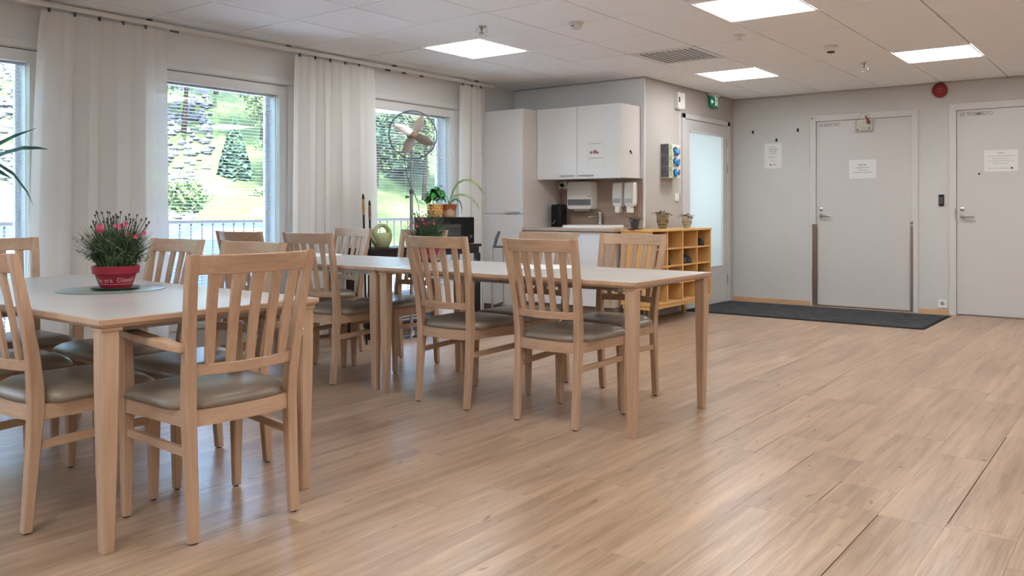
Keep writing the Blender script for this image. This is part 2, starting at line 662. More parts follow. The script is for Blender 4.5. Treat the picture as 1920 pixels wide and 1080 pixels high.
# ---- walls
WINS = [(-1.62, -0.56), (-0.22 + 0.1, 0.84), (1.16, 2.224), (2.945, 4.015), (4.90, 5.961)]   # glass x range; first two windows unseen, added to let in more daylight
WZ0, WZ1 = 0.27, 1.976
SA = 0.060
wl = MB()
xcur = X0 - WT
for a, b in WINS:
    wl.box(xcur, a - SA, YW, YW + WT, 0, HC + 0.1)
    wl.box(a - SA, b + SA, YW, YW + WT, 0, WZ0 - 0.05)
    wl.box(a - SA, b + SA, YW, YW + WT, WZ1 + 0.08, HC + 0.1)
    xcur = b + SA
wl.box(xcur, XK + WT, YW, YW + WT, 0, HC + 0.1)
obj('wall_left', wl, M_WALLW, kind='structure')
obj('wall_niche', MB().box(XK, XK + 0.012, YR + 0.001, YW, 0, HC + 0.1).box(XK + 0.012, XK + WT, YR + 0.101, YW, 0, HC + 0.1), M_WALLK, kind='structure')
# wall with the glazed door, opening for the door
DX0, DX1, DZ = 7.745, 8.845, 2.045
wi = MB()
wi.box(XK + 0.0122, DX0, YR, YR + 0.1, 0, HC + 0.1)
wi.box(DX1, X1 + WT, YR, YR + 0.1, 0, HC + 0.1)
wi.box(DX0, DX1, YR, YR + 0.1, DZ, HC + 0.1)
obj('wall_inner', wi, M_WALLI, kind='structure')
# back wall with two door openings
D2 = (2.07, 3.13, 2.06)
D3 = (0.70, 1.70, 2.085)
wb = MB()
wb.box(X1, X1 + WT, D2[1], YR, 0, HC + 0.1)
wb.box(X1, X1 + WT, D3[1], D2[0], 0, HC + 0.1)
wb.box(X1, X1 + WT, Y0 - WT, D3[0], 0, HC + 0.1)
wb.box(X1, X1 + WT, D2[0], D2[1], D2[2], HC + 0.1)
wb.box(X1, X1 + WT, D3[0], D3[1], D3[2], HC + 0.1)
obj('wall_back', wb, M_WALL, kind='structure')
obj('wall_right', MB().box(X0 - WT, X1, Y0 - WT, Y0, 0, HC + 0.1), M_WALL, kind='structure')
obj('wall_front', MB().box(X0 - WT, X0, Y0, YW, 0, HC + 0.1), M_WALL, kind='structure')

# shadow-line profile where walls meet the ceiling
obj('trim_1', MB().box(X1 - 0.012, X1, Y0, YR, HC - 0.010, HC + 0.012), M_GRID, kind='structure')
obj('trim_2', MB().box(XK, X1 - 0.012, YR - 0.012, YR, HC - 0.010, HC + 0.012), M_GRID, kind='structure')
obj('trim_3', MB().box(XK - 0.012, XK, YR + 0.0, YW, HC - 0.010, HC + 0.012), M_GRID, kind='structure')

# ---- windows
slat_me = None


def slat_mesh(w):
    mb = MB()
    n = 5
    rings = []
    for s in (-1, 1):
        pts = []
        for i in range(n):
            t = -1 + 2 * i / (n - 1)
            pts.append((s * w / 2, t * 0.0108, 0.0018 * (1 - t * t)))
        for i in range(n - 1, -1, -1):
            t = -1 + 2 * i / (n - 1)
            pts.append((s * w / 2, t * 0.0108, 0.0018 * (1 - t * t) - 0.0005))
        rings.append(pts)
    mb.loft(rings)
    me = mb.mesh('slat')
    me.materials.append(M_SLAT)
    return me


WLAB = {2: 'white venetian blind in the leftmost window beside the leafy plant',
        3: 'white venetian blind in the middle window between the two wide curtains',
        4: 'white venetian blind in the window behind the pedestal fan'}
for wi_, (a, b) in enumerate(WINS):
    w = empty('window_%d' % (wi_ + 1), ((a + b) / 2, YW, WZ0))
    w['kind'] = 'structure'
    h = (b - a) / 2
    H = WZ1 - WZ0
    # casing on the room side
    cs = MB()
    cw = 0.058
    o1 = h + SA + 0.006
    cs.box(-o1 - cw, -o1, -0.014, 0, -0.05, H + 0.080)
    cs.box(o1, o1 + cw, -0.014, 0, -0.05, H + 0.080)
    cs.box(-o1 - cw, o1 + cw, -0.014, 0, H + 0.086, H + 0.135)
    obj('casing', cs, M_FRAME, w, bevel=0.003)
    sh = MB()
    sh.box(-h - SA, -h, 0.004, 0.055, 0, H)
    sh.box(h, h + SA, 0.004, 0.055, 0, H)
    sh.box(-h - SA, h + SA, 0.004, 0.055, H, H + 0.074)
    sh.box(-h - SA, h + SA, 0.004, 0.055, -0.048, 0)
    obj('sash', sh, M_FRAME, w, bevel=0.003)
    jb = MB()
    jb.box(-h - SA, -h + 0.0, 0.06, 0.20, -0.05, H + 0.08)
    jb.box(h, h + SA, 0.06, 0.20, -0.05, H + 0.08)
    jb.box(-h, h, 0.06, 0.20, H + 0.02, H + 0.08)
    jb.box(-h, h, 0.06, 0.20, -0.05, 0.0)
    obj('jamb', jb, M_FRAME, w)
    of = MB()
    of.box(-h, -h + 0.02, 0.16, 0.195, 0, H + 0.02)
    of.box(h - 0.02, h, 0.16, 0.195, 0, H + 0.02)
    of.box(-h, h, 0.16, 0.195, H - 0.0, H + 0.02)
    of.box(-h, h, 0.16, 0.195, 0, 0.02)
    obj('outer_frame', of, M_FRAME, w)
    obj('sill', MB().box(-h - SA - 0.06, h + SA + 0.06, -0.035, 0.0, -0.075, -0.052), M_FRAME, w, bevel=0.004)
    obj('pane', MB().box(-h, h, 0.028, 0.032, 0, H), M_GLASS, w, label='inner glass pane')
    obj('pane', MB().box(-h + 0.02, h - 0.02, 0.176, 0.180, 0.02, H), M_GLASS, w, label='outer glass pane')
    if wi_ < 2:
        continue
    bl = empty('venetian_blind', ((a + b) / 2, YW + 0.085, WZ0))
    tag(bl, WLAB[wi_], 'blind', 'venetian blinds inside the windows')
    obj('head_rail', MB().box(-h + 0.005, h - 0.005, -0.013, 0.013, H - 0.012, H + 0.012), M_SLAT, bl, bevel=0.002)
    obj('bottom_rail', MB().box(-h + 0.008, h - 0.008, -0.012, 0.012, 0.004, 0.016), M_SLAT, bl, bevel=0.002)
    sm = slat_mesh(2 * h - 0.016)
    z = 0.030
    while z < H - 0.018:
        s = bpy.data.objects.new('slat', sm)
        COL.objects.link(s)
        s.parent = bl
        s.location = (0, 0, z)
        s.rotation_euler = (radians(-3), 0, 0)
        z += 0.0243
    for x in (-h + 0.12, 0.0, h - 0.12):
        obj('ladder_cord', MB().box(x - 0.0008, x + 0.0008, -0.0135, -0.0127, 0.01, H), M_SLAT, bl)

# ---- glazed door in the inner wall
d1 = empty('door_1', (DX0, YR, 0))
d1['kind'] = 'structure'
fr = MB()
fr.box(-0.034, 0.03, -0.014, 0.10, 0, DZ + 0.03)
fr.box(DX1 - DX0 - 0.03, DX1 - DX0 + 0.034, -0.014, 0.10, 0, DZ + 0.03)
fr.box(-0.034, DX1 - DX0 + 0.034, -0.014, 0.10, DZ - 0.02, DZ + 0.03)
obj('door_frame', fr, M_DFRAME, d1, bevel=0.002)
g0, g1, gz0, gz1 = 7.885 - DX0, 8.715 - DX0, 0.415, 1.905
lf = MB()
lf.box(0.034, g0, 0.0, 0.045, 0.006, DZ - 0.024)
lf.box(g1, DX1 - DX0 - 0.034, 0.0, 0.045, 0.006, DZ - 0.024)
lf.box(g0, g1, 0.0, 0.045, 0.006, gz0)
lf.box(g0, g1, 0.0, 0.045, gz1, DZ - 0.024)
obj('door_leaf', lf, M_DFRAME, d1)
bd = MB()
bd.box(g0, g0 + 0.014, -0.006, 0.05, gz0, gz1)
bd.box(g1 - 0.014, g1, -0.006, 0.05, gz0, gz1)
bd.box(g0, g1, -0.006, 0.05, gz0, gz0 + 0.014)
bd.box(g0, g1, -0.006, 0.05, gz1 - 0.014, gz1)
obj('glazing_bead', bd, M_CAB, d1, bevel=0.002)
m, n, out = newmat('frosted_glass')
p = n.nodes.new('ShaderNodeBsdfPrincipled')
p.inputs['Base Color'].default_value = (0.62, 0.66, 0.66, 1)
p.inputs['Roughness'].default_value = 0.35
tl = n.nodes.new('ShaderNodeBsdfTranslucent'); tl.inputs[0].default_value = (0.88, 0.94, 0.95, 1)
mx = n.nodes.new('ShaderNodeMixShader'); mx.inputs[0].default_value = 0.75
n.links.new(p.outputs[0], mx.inputs[1]); n.links.new(tl.outputs[0], mx.inputs[2]); n.links.new(mx.outputs[0], out.inputs[0])
M_FROST = m
obj('pane', MB().box(g0 + 0.012, g1 - 0.012, 0.018, 0.024, gz0 + 0.012, gz1 - 0.012), M_FROST, d1, label='frosted pale glass pane')
for z in (0.26, 1.53, 1.825):
    obj('hinge', MB().lathe([(0.007, -0.05), (0.007, 0.05)], (DX1 - DX0 - 0.032, -0.014, z), 8), M_STEEL, d1)
# the lit vestibule behind the frosted glass
vt = MB()
vt.box(DX0 - 0.5, DX1 + 0.15, YR + 1.3, YR + 1.34, 0, 2.4)
vt.box(DX0 - 0.54, DX0 - 0.5, YR + 0.101, YR + 1.34, 0, 2.4)
vt.box(DX1 + 0.15, DX1 + 0.19, YR + 0.101, YR + 1.34, 0, 2.4)
vt.box(DX0 - 0.5, DX1 + 0.15, YR + 0.101, YR + 1.3, 2.36, 2.4)
obj('wall_vestibule', vt, M_WHITE, kind='structure')
ad = bpy.data.lights.new('vestibule_lamp', 'AREA')
ad.energy = 8
ad.size = 0.9
ad.color = (0.86, 0.95, 1.0)
ao = bpy.data.objects.new('vestibule_lamp', ad)
ao.location = ((DX0 + DX1) / 2, YR + 1.1, 1.3)
ao.rotation_euler = (pi / 2, 0, 0)
ao.rotation_euler = Vector((0, -1, 0)).to_track_quat('-Z', 'Y').to_euler()
COL.objects.link(ao)


# ---- solid doors in the back wall
def solid_door(nm, ya, yb, zt, body, tsize):
    d = empty(nm, (X1, ya, 0))
    d['kind'] = 'structure'
    w = yb - ya
    fr = MB()
    fr.box(-0.016, 0.12, -0.036, 0.028, 0, zt + 0.04)
    fr.box(-0.016, 0.12, w - 0.028, w + 0.036, 0, zt + 0.04)
    fr.box(-0.016, 0.12, 0.028, w - 0.028, zt - 0.028, zt + 0.04)
    obj('door_frame', fr, M_DFRAME, d, bevel=0.002)
    obj('door_leaf', MB().box(0.002, 0.045, 0.031, w - 0.031, 0.012, zt - 0.031), M_DOOR, d, bevel=0.002)
    obj('threshold', MB().box(-0.01, 0.10, 0.028, w - 0.028, -0.001, 0.009), M_STEEL, d)
    obj('door_gap', MB().box(0.06, 0.11, 0.0, w, 0.0, zt), M_SUB, d)
    text(body, tsize, (-0.0005, w - 0.055, zt - 0.034 - 0.030 - tsize * 0.5), '-x', M_INKG, d, bold=0.0008)
    # lever handle and lock
    yh = w - 0.085
    hb = MB()
    hb.lathe([(0.024, 0), (0.024, 0.008)], (0, 0, 0), 16)
    hb.xf(Matrix.Translation((0.0, yh, 0.991)) @ Matrix.Rotation(-pi / 2, 4, 'Y'))
    obj('handle_rose', hb, M_CHROME, d, smooth=True)
    hl = MB().tube([(0.0, yh, 0.991), (-0.045, yh, 0.991), (-0.052, yh - 0.012, 0.991), (-0.052, yh - 0.115, 0.991)], 0.009, 8)
    obj('door_handle', hl, M_STEEL, d, smooth=True)
    lk = MB().lathe([(0.021, 0), (0.021, 0.010), (0.017, 0.013)], (0, 0, 0), 16)
    lk.xf(Matrix.Translation((0.0, yh + 0.002, 1.066)) @ Matrix.Rotation(-pi / 2, 4, 'Y'))
    obj('lock_rosette', lk, M_CHROME, d, smooth=True)
    obj('keyhole', MB().box(-0.0145, -0.012, yh - 0.010, yh + 0.014, 1.064, 1.068), M_INK, d)
    return d


d2 = solid_door('door_2', D2[0], D2[1], D2[2], '24 KEITTIÖ', 0.048)
d3 = solid_door('door_3', D3[0], D3[1], D3[2], '25 TOIMISTO', 0.052)
w2 = D2[1] - D2[0]
obj('kick_strip', MB().box(-0.019, -0.0165, w2 - 0.045, w2 + 0.012, 0.004, 0.90), M_STEEL, d2, label='brushed steel strip at the left')
obj('kick_strip', MB().box(-0.019, -0.0165, 0.012, 0.040, 0.004, 0.89), M_STEEL, d2, label='narrow steel strip at the right')
kb = MB().lathe([(0.014, 0), (0.014, 0.012), (0.009, 0.018)], (0, 0, 0), 12)
kb.xf(Matrix.Translation((-0.016, 0.026, 0.925)) @ Matrix.Rotation(-pi / 2, 4, 'Y'))
obj('door_stop', kb, M_STEEL, d2, smooth=True)
obj('closer_clip', MB().box(-0.024, -0.0162, w2 + 0.005, w2 + 0.018, D2[2] + 0.003, D2[2] + 0.013), M_BLACK, d2)
obj('strike_plate', MB().box(-0.0195, -0.016, D3[1] - D3[0] - 0.024, D3[1] - D3[0] - 0.014, 0.96, 1.07), M_STEEL, d3)
ph = MB().lathe([(0.010, 0), (0.010, 0.004)], (0, 0, 0), 12)
ph.xf(Matrix.Translation((0.002, 1.465 - D3[0], 1.415)) @ Matrix.Rotation(-pi / 2, 4, 'Y'))
obj('peephole', ph, M_BLACK, d3)

# baseboards
obj('baseboard_back', MB().box(X1 - 0.013, X1, D2[1] + 0.037, YR - 0.001, 0, 0.046), M_BASEB, kind='structure', bevel=0.002)
obj('baseboard_back', MB().box(X1 - 0.013, X1, D3[1] + 0.037, D2[0] - 0.037, 0, 0.046), M_BASEB, kind='structure', bevel=0.002)
obj('baseboard_right', MB().box(X1 - 0.013, X1, Y0, D3[0] - 0.037, 0, 0.046), M_BASEB, kind='structure', bevel=0.002)
obj('baseboard_left', MB().box(X0, XK - 0.7, YW - 0.013, YW, 0, 0.046), M_BASEB, kind='structure', bevel=0.002)

# ------------------------------------------------------------------ ceiling things
PLAB = {(3, 1): 'square ceiling light panel nearest the window curtains', (3, 5): 'large square ceiling light panel cut off by the top of the photo',
        (7, 3): 'square ceiling light panel near the green exit sign', (7, 6): 'square ceiling light panel nearest the red alarm'}
pn = None
for (i, j) in sorted(PANELS):
    x = GX0 + T * (i + 0.5)
    y = GY0 - T * (j + 0.5)
    if not (X0 < x < X1 and Y0 < y < YW):
        continue
    if pn is None:
        pn = empty('ceiling_light')
        rg = [[(sx * a, sy * a, z) for sx, sy in ((-1, -1), (1, -1), (1, 1), (-1, 1))] for a, z in ((0.2975, 0.004), (0.2975, 0.0), (0.286, 0.0), (0.286, 0.004))]
        obj('light_frame', MB().loft(rg, cap=False, close=True), M_WPLAS, pn)
        obj('diffuser', MB().box(-0.2855, 0.2855, -0.2855, 0.2855, 0.0015, 0.012), M_PANEL, pn)
        q = pn
    else:
        q = copy_tree(pn)
    q.location = (x, y, HC)
    tag(q, PLAB.get((i, j), 'square ceiling light panel behind the viewpoint'), 'ceiling light', 'recessed ceiling light panels')

vx, vy = GX0 + T * (VENT[0] + 0.5), GY0 - T * (VENT[1] + 0.5)
vent = empty('ceiling_vent', (vx, vy, HC))
tag(vent, 'square perforated ventilation grille in the ceiling', 'vent')
obj('backing', MB().box(-0.285, 0.285, -0.285, 0.285, 0.03, 0.034), M_BLACK, vent)
pl = MB()
N = 10
pitch = 0.050
hole = 0.036
ext = N * pitch / 2
for i in range(N + 1):
    a = -ext + i * pitch - (pitch - hole) / 2
    b = a + (pitch - hole)
    a = max(a, -0.297) if i else -0.297
    b = 0.297 if i == N else b
    pl.box(a, b, -0.297, 0.297, 0, 0.0012)
    for kx in range(N):
        xa = -ext + kx * pitch + (pitch - hole) / 2
        pl.box(xa, xa + hole, a, b, 0, 0.0012)
obj('grille_plate', pl, M_WPLAS, vent)


def disc_thing(name, prof, m, loc, n=20):
    return obj(name, MB().lathe(prof, (0, 0, 0), n), m, None, smooth=True, loc=loc)


def sprinkler(x, y, label):
    r = empty('sprinkler', (x, y, HC))
    tag(r, label, 'sprinkler', 'caged ceiling sprinklers')
    obj('escutcheon', MB().lathe([(0.038, 0), (0.036, -0.006), (0.016, -0.010)], (0, 0, 0), 18), M_CHROME, r, smooth=True)
    obj('sprinkler_head', MB().lathe([(0.012, 0), (0.012, -0.02), (0.006, -0.024), (0.006, -0.045), (0.02, -0.047), (0.02, -0.050), (0.004, -0.052)], (0, 0, 0), 12), M_STEEL, r, smooth=True)
    cg = MB()
    for k in range(6):
        a = k * pi / 3
        cg.tube([(0.034 * cos(a), 0.034 * sin(a), -0.002), (0.042 * cos(a), 0.042 * sin(a), -0.03), (0.040 * cos(a), 0.040 * sin(a), -0.07), (0.014 * cos(a), 0.014 * sin(a), -0.082)], 0.0011, 5)
    for z, rr in ((-0.03, 0.042), (-0.07, 0.040), (-0.082, 0.014)):
        cg.tube([(rr * cos(t), rr * sin(t), z) for t in [2 * pi * q / 20 for q in range(20)]], 0.0011, 5, close=True)
    obj('wire_cage', cg, M_CHROME, r)


sprinkler(4.384, 3.913, 'caged sprinkler hanging above the light panel by the curtains')
sprinkler(7.398, 2.12, 'caged sprinkler between the two far light panels')


def smoke(x, y, label, dark=False):
    r = empty('smoke_detector', (x, y, HC))
    tag(r, label, 'smoke detector', 'ceiling smoke detectors')
    obj('base_plate', MB().lathe([(0.052, 0), (0.052, -0.012), (0.046, -0.014)], (0, 0, 0), 22), M_WPLAS, r, smooth=True)
    obj('sensor_dome', MB().lathe([(0.043, -0.012), (0.044, -0.026), (0.038, -0.042), (0.024, -0.050), (0.002, -0.052)], (0, 0, 0), 22), M_WPLAS, r, smooth=True)
    if dark:
        obj('sensor_band', MB().lathe([(0.030, -0.044), (0.030, -0.054), (0.010, -0.058)], (0, 0, 0), 20), M_BLACK, r)
    else:
        obj('indicator', MB().box(-0.046, -0.040, -0.012, 0.012, -0.034, -0.026), M_INKG, r)


smoke(4.663, 3.293, 'white dome smoke detector nearest the viewer')
smoke(6.498, 2.123, 'smaller smoke detector with a dark band near the far light panels', True)
sn = obj('concealed_sprinkler', MB().lathe([(0.045, 0), (0.043, -0.005), (0.012, -0.007), (0.010, -0.028), (0.020, -0.030), (0.018, -0.034), (0.002, -0.034)], (0, 0, 0), 18), M_WPLAS, None, smooth=True, loc=(5.707, 2.547, HC))
tag(sn, 'small white ceiling sprinkler beside the ventilation grille', 'sprinkler')

# ------------------------------------------------------------------ wall things: exit sign, detector, switch, gloves, alarm
M_GREEN = mat('exit_green', (0.0, 0.11, 0.055), 0.4, emis=((0.0, 0.25, 0.13), 0.12))
M_SIGNW = mat('sign_white', (0.75, 0.80, 0.78), 0.4, emis=((0.8, 1, 0.9), 0.25))
ex = empty('exit_sign', (8.41, YR, 2.21))
tag(ex, 'green emergency exit sign above the glazed door', 'sign')
obj('sign_housing', MB().box(-0.10, 0.10, -0.055, -0.012, 0.112, 0.138), M_WPLAS, ex, bevel=0.003)
obj('wall_bracket', MB().box(-0.04, 0.04, -0.045, 0.0, 0.100, 0.142), M_WPLAS, ex)
obj('sign_plate', MB().box(-0.10, 0.10, -0.038, -0.030, -0.012, 0.112), M_GREEN, ex)
ar = MB()
yq = -0.0385


def flat(mb, pts, y, t=0.0006):
    mb.loft([[(px, y, pz) for px, pz in pts], [(px, y - t, pz) for px, pz in pts]])


flat(ar, [(-0.085, 0.050), (-0.055, 0.082), (-0.055, 0.062), (-0.022, 0.062), (-0.022, 0.038), (-0.055, 0.038), (-0.055, 0.018)], yq)
obj('arrow_symbol', ar, M_SIGNW, ex)
rn = MB()
flat(rn, [(0.020, 0.005), (0.020, 0.100), (0.088, 0.100), (0.088, 0.005), (0.080, 0.005), (0.080, 0.092), (0.028, 0.092), (0.028, 0.005)], yq)
flat(rn, [(0.046 + 0.008 * cos(t), 0.080 + 0.008 * sin(t)) for t in [2 * pi * q / 10 for q in range(10)]], yq)
flat(rn, [(0.040, 0.068), (0.062, 0.064), (0.060, 0.042), (0.074, 0.020), (0.066, 0.014), (0.050, 0.036), (0.036, 0.014), (0.028, 0.020), (0.044, 0.044)], yq)
obj('running_figure_symbol', rn, M_SIGNW, ex)

db = empty('alarm_box', (7.63, YR, 2.11))
tag(db, 'white wall box with a black stripe left of the glazed door', 'alarm box')
obj('housing', MB().box(-0.075, 0.075, -0.045, 0.0, 0.0, 0.165), M_WPLAS, db, bevel=0.005)
obj('stripe', MB().box(-0.062, -0.038, -0.047, -0.045, 0.06, 0.115), M_BLACK, db)
obj('bottom_lip', MB().box(-0.072, 0.03, -0.04, 0.0, -0.010, 0.0), M_CABS, db)
cdt = obj('cable_duct', MB().box(7.648, 7.662, YR - 0.010, YR, 1.22, 2.10), M_WPLAS, None)
tag(cdt, 'thin white cable duct running down beside the glazed door frame', 'cable duct')
sw = empty('light_switch', (7.594, YR, 1.19))
tag(sw, 'white light switch left of the glazed door', 'light switch')
obj('switch_plate', MB().box(-0.042, 0.042, -0.010, 0.0, -0.042, 0.042), M_WPLAS, sw, bevel=0.003)
obj('rocker', MB().box(-0.025, 0.025, -0.014, -0.010, -0.025, 0.025), M_CAB, sw, bevel=0.002)

# glove dispenser
M_RACK = mat('slate_card', (0.13, 0.14, 0.19), 0.5, scale=(20, 20, 20), amt=0.15)
M_GBOX = mat('glove_box_card', (0.62, 0.62, 0.56), 0.5, scale=(30, 30, 30), amt=0.1)
M_LIME = mat('lime_print', (0.33, 0.38, 0.20), 0.5, scale=(60, 60, 60), amt=0.3)
M_GLOVE = mat('blue_nitrile', (0.03, 0.22, 0.52), 0.4, scale=(40, 40, 40), amt=0.25)
rk = empty('dispenser_rack', (7.26, YR, 1.385))
tag(rk, 'wall rack holding three glove boxes above the small potted plants', 'rack')
obj('rack_back', MB().box(0.0, 0.25, -0.004, 0.0, -0.01, 0.335), M_CABS, rk)
obj('rack_base', MB().box(-0.003, 0.253, -0.098, -0.004, -0.006, -0.001), M_CABS, rk)
GLL = ['top glove box in the wall rack with blue gloves pulled out', 'middle glove box in the wall rack with blue gloves pulled out', 'bottom glove box in the wall rack with a pale blue glove']
for k in range(3):
    gx = empty('glove_box', (7.263, YR - 0.005, 1.385 + (2 - k) * 0.112))
    tag(gx, GLL[k], 'glove box', 'glove boxes in the wall rack')
    obj('carton', MB().box(0, 0.244, -0.09, 0, 0.0, 0.110), M_GBOX, gx, bevel=0.001)
    obj('end_print', MB().box(-0.0012, 0.0, -0.088, -0.002, 0.002, 0.108), M_RACK, gx)
    obj('front_print', MB().box(0.002, 0.07, -0.0912, -0.090, 0.004, 0.106), M_LIME, gx)
    obj('red_print', MB().box(0.205, 0.235, -0.0912, -0.090, 0.03, 0.08), mat('orange_print', (0.6, 0.2, 0.05), 0.5) if k == 0 else M_RED, gx)
    obj('opening', MB().loft([[(0.135 + 0.052 * cos(t), yy, 0.055 + 0.032 * sin(t)) for t in [2 * pi * q / 16 for q in range(16)]] for yy in (-0.0905, -0.0915)]), M_INK, gx)
    gl = MB()
    gr = random.Random(k + 5)
    for q in range(5):
        a = gr.uniform(0, 2 * pi)
        gl.tube([(0.135 + 0.01 * cos(a), -0.085, 0.055), (0.13 + 0.02 * cos(a), -0.105, 0.05 + 0.015 * sin(a)), (0.13 + 0.035 * cos(a), -0.118, 0.035 + 0.02 * sin(a)), (0.128 + 0.04 * cos(a), -0.116, 0.012 + 0.015 * sin(a))], [0.014, 0.018, 0.013, 0.004], 7)
    obj('glove', gl, M_GLOVE, gx, smooth=True)

# red fire alarm
al = empty('fire_alarm', (X1, 1.824, 2.270))
tag(al, 'round red fire alarm sounder high on the back wall', 'alarm')
rot = Matrix.Rotation(-pi / 2, 4, 'Y')
bdy = MB().lathe([(0.070, 0), (0.074, 0.012), (0.074, 0.030), (0.066, 0.044), (0.050, 0.050), (0.048, 0.046), (0.0, 0.046)], (0, 0, 0), 32).xf(rot)
obj('sounder_body', bdy, M_RED, al, smooth=True)
lg = MB()
M_PALE = mat('pale_red_print', (0.55, 0.25, 0.25), 0.5)
for r0, z0, a0, a1 in ((0.016, 0.006, 20, 160), (0.028, -0.004, 30, 150), (0.020, -0.006, 200, 340)):
    lg.tube([(-0.0475, -r0 * cos(radians(a0 + (a1 - a0) * q / 8)), z0 + r0 * 0.7 * sin(radians(a0 + (a1 - a0) * q / 8))) for q in range(9)], 0.0022, 5)
obj('sounder_emblem', lg, M_PALE, al)

rd = empty('card_reader', (X1, 1.811, 1.10))
tag(rd, 'small black card reader between the two solid doors', 'card reader')
obj('reader_body', MB().box(-0.022, 0, -0.024, 0.024, 0, 0.113), M_BLACK, rd, bevel=0.003)
obj('key_field', MB().box(-0.0235, -0.022, -0.016, 0.016, 0.02, 0.09), M_DGREY, rd)
ol = empty('power_outlet', (X1, 1.802, 0.105))
tag(ol, 'low white power outlet above the baseboard between the doors', 'power outlet')
obj('outlet_plate', MB().box(-0.012, 0, -0.042, 0.042, -0.040, 0.042), M_WPLAS, ol, bevel=0.003)
obj('outlet_socket', MB().lathe([(0.020, 0), (0.020, 0.003)], (0, 0, 0), 16).xf(Matrix.Translation((-0.012, 0, 0.004)) @ rot), M_INKG, ol)

HKL = ['black wall hook nearest the corner by the glazed door', 'black wall hook directly above the paper notice', 'black wall hook nearest the kitchen door frame']
for (y, z), L_ in zip(((3.845, 1.957), (3.561, 1.853), (3.312, 1.953)), HKL):
    hk = empty('wall_hook', (X1, y, z))
    tag(hk, L_, 'hook', 'black hooks on the back wall')
    obj('hook_plate', MB().box(-0.004, 0, -0.010, 0.010, -0.018, 0.018), M_BLACK, hk, bevel=0.001)
    obj('hook_prong', MB().tube([(-0.003, 0, -0.004), (-0.016, 0, -0.014), (-0.024, 0, -0.012), (-0.026, 0, 0.0)], 0.004, 6), M_BLACK, hk)


def notice(name, loc, w, h, label, lines, face='-x', extra=None):
    """paper sheet in a plastic pocket with lines of print too small to read"""
    r = empty(name, loc)
    tag(r, label, 'notice', 'paper notices')
    if face == '-x':
        obj('sheet', MB().box(-0.0015, 0, -w / 2, w / 2, -h / 2, h / 2), M_PAPER, r)
    ln = MB()
    g = random.Random(int(w * 1000) + len(lines))
    for (zc, wd, th) in lines:
        y = wd / 2
        while y > -wd / 2:
            seg = g.uniform(0.012, 0.03)
            y2 = max(-wd / 2, y - seg)
            ln.box(-0.0019, -0.0015, y2, y, zc - th / 2, zc + th / 2)
            y = y2 - 0.005
    obj('printed_line', ln, M_INKG, r, kind='stuff')
    return r


n1 = notice('paper_notice', (X1, 3.603, 1.675), 0.205, 0.285, 'portrait paper notice on the back wall below the hooks',
            [(0.10, 0.07, 0.006), (0.075, 0.10, 0.010), (0.052, 0.09, 0.008), (0.030, 0.08, 0.008), (-0.01, 0.11, 0.004), (-0.025, 0.09, 0.004), (-0.06, 0.04, 0.006)])
em = MB().box(-0.0019, -0.0015, 0.015, 0.040, -0.115, -0.09)
obj('orange_mark', em, mat('orange_mark', (0.5, 0.25, 0.12), 0.6), n1)
obj('grey_mark', MB().box(-0.0019, -0.0015, -0.03, -0.005, -0.108, -0.096), M_INKG, n1)
n2 = notice('paper_notice', (X1 + 0.002, 2.60, 1.495), 0.285, 0.20, 'landscape paper notice taped to the kitchen door',
            [(0.045, 0.085, 0.012), (0.015, 0.15, 0.007), (-0.010, 0.10, 0.007), (-0.035, 0.19, 0.007)])
n3 = notice('paper_notice', (X1 + 0.002, 1.272, 1.54), 0.297, 0.21, 'landscape paper notice taped to the office door',
            [(0.075, 0.06, 0.008), (0.045, 0.24, 0.004), (0.020, 0.15, 0.004), (-0.003, 0.24, 0.004), (-0.028, 0.12, 0.004), (-0.075, 0.22, 0.004)])
obj('red_mark', MB().box(-0.0019, -0.0015, -0.105, -0.085, -0.082, -0.066), M_RED, n3)
n4 = notice('paper_notice', (6.601 - 0.022, 4.42, 1.59), 0.21, 0.285, 'portrait paper notice taped to the right upper kitchen cabinet',
            [(0.105, 0.13, 0.006), (-0.035, 0.15, 0.007)])
pc = MB()
for (yy, zz, rr) in ((0.045, 0.02, 0.018), (0.0, 0.025, 0.024), (-0.03, 0.015, 0.014)):
    pc.loft([[(xx, yy + rr * cos(t), zz + rr * 0.8 * sin(t)) for t in [2 * pi * q / 12 for q in range(12)]] for xx in (-0.0015, -0.0019)])
obj('picture_print', pc, mat('dusty_red_print', (0.30, 0.12, 0.12), 0.6), n4)

# plaque hanging on the kitchen door
pq = empty('door_plaque', (X1 - 0.018, 2.58, 1.895))
tag(pq, 'small pale plaque with a red bird hung by string on the kitchen door', 'plaque')
M_PLQ = mat('pale_green_wood', (0.50, 0.50, 0.42), 0.6, scale=(30, 30, 30), amt=0.08)
obj('plaque_board', MB().box(-0.012, 0, -0.088, 0.088, 0.0, 0.13), M_PLQ, pq, bevel=0.002)
fq = MB()
fq.box(-0.014, -0.012, -0.082, 0.082, 0.008, 0.013)
fq.box(-0.014, -0.012, 0.077, 0.082, 0.008, 0.118)
obj('drawn_line', fq, M_INKG, pq)
obj('string', MB().tube([(-0.006, 0.075, 0.128), (-0.006, 0.03, 0.195), (-0.006, 0.0, 0.212), (-0.006, -0.03, 0.195), (-0.006, -0.075, 0.128)], 0.0014, 5), M_INKG, pq)
br = MB()
br.tube([(-0.02, -0.018, 0.165), (-0.021, -0.030, 0.145), (-0.022, -0.045, 0.12), (-0.022, -0.055, 0.095), (-0.02, -0.058, 0.075)], [0.004, 0.009, 0.012, 0.020, 0.010], 8)
obj('red_bird', br, mat('brick_red', (0.30, 0.06, 0.04), 0.6), pq, smooth=True)
obj('dark_knob', MB().lathe([(0.008, 0), (0.006, 0.006)], (0, 0, 0), 8).xf(Matrix.Translation((-0.012, 0.062, 0.022)) @ rot), M_INK, pq)
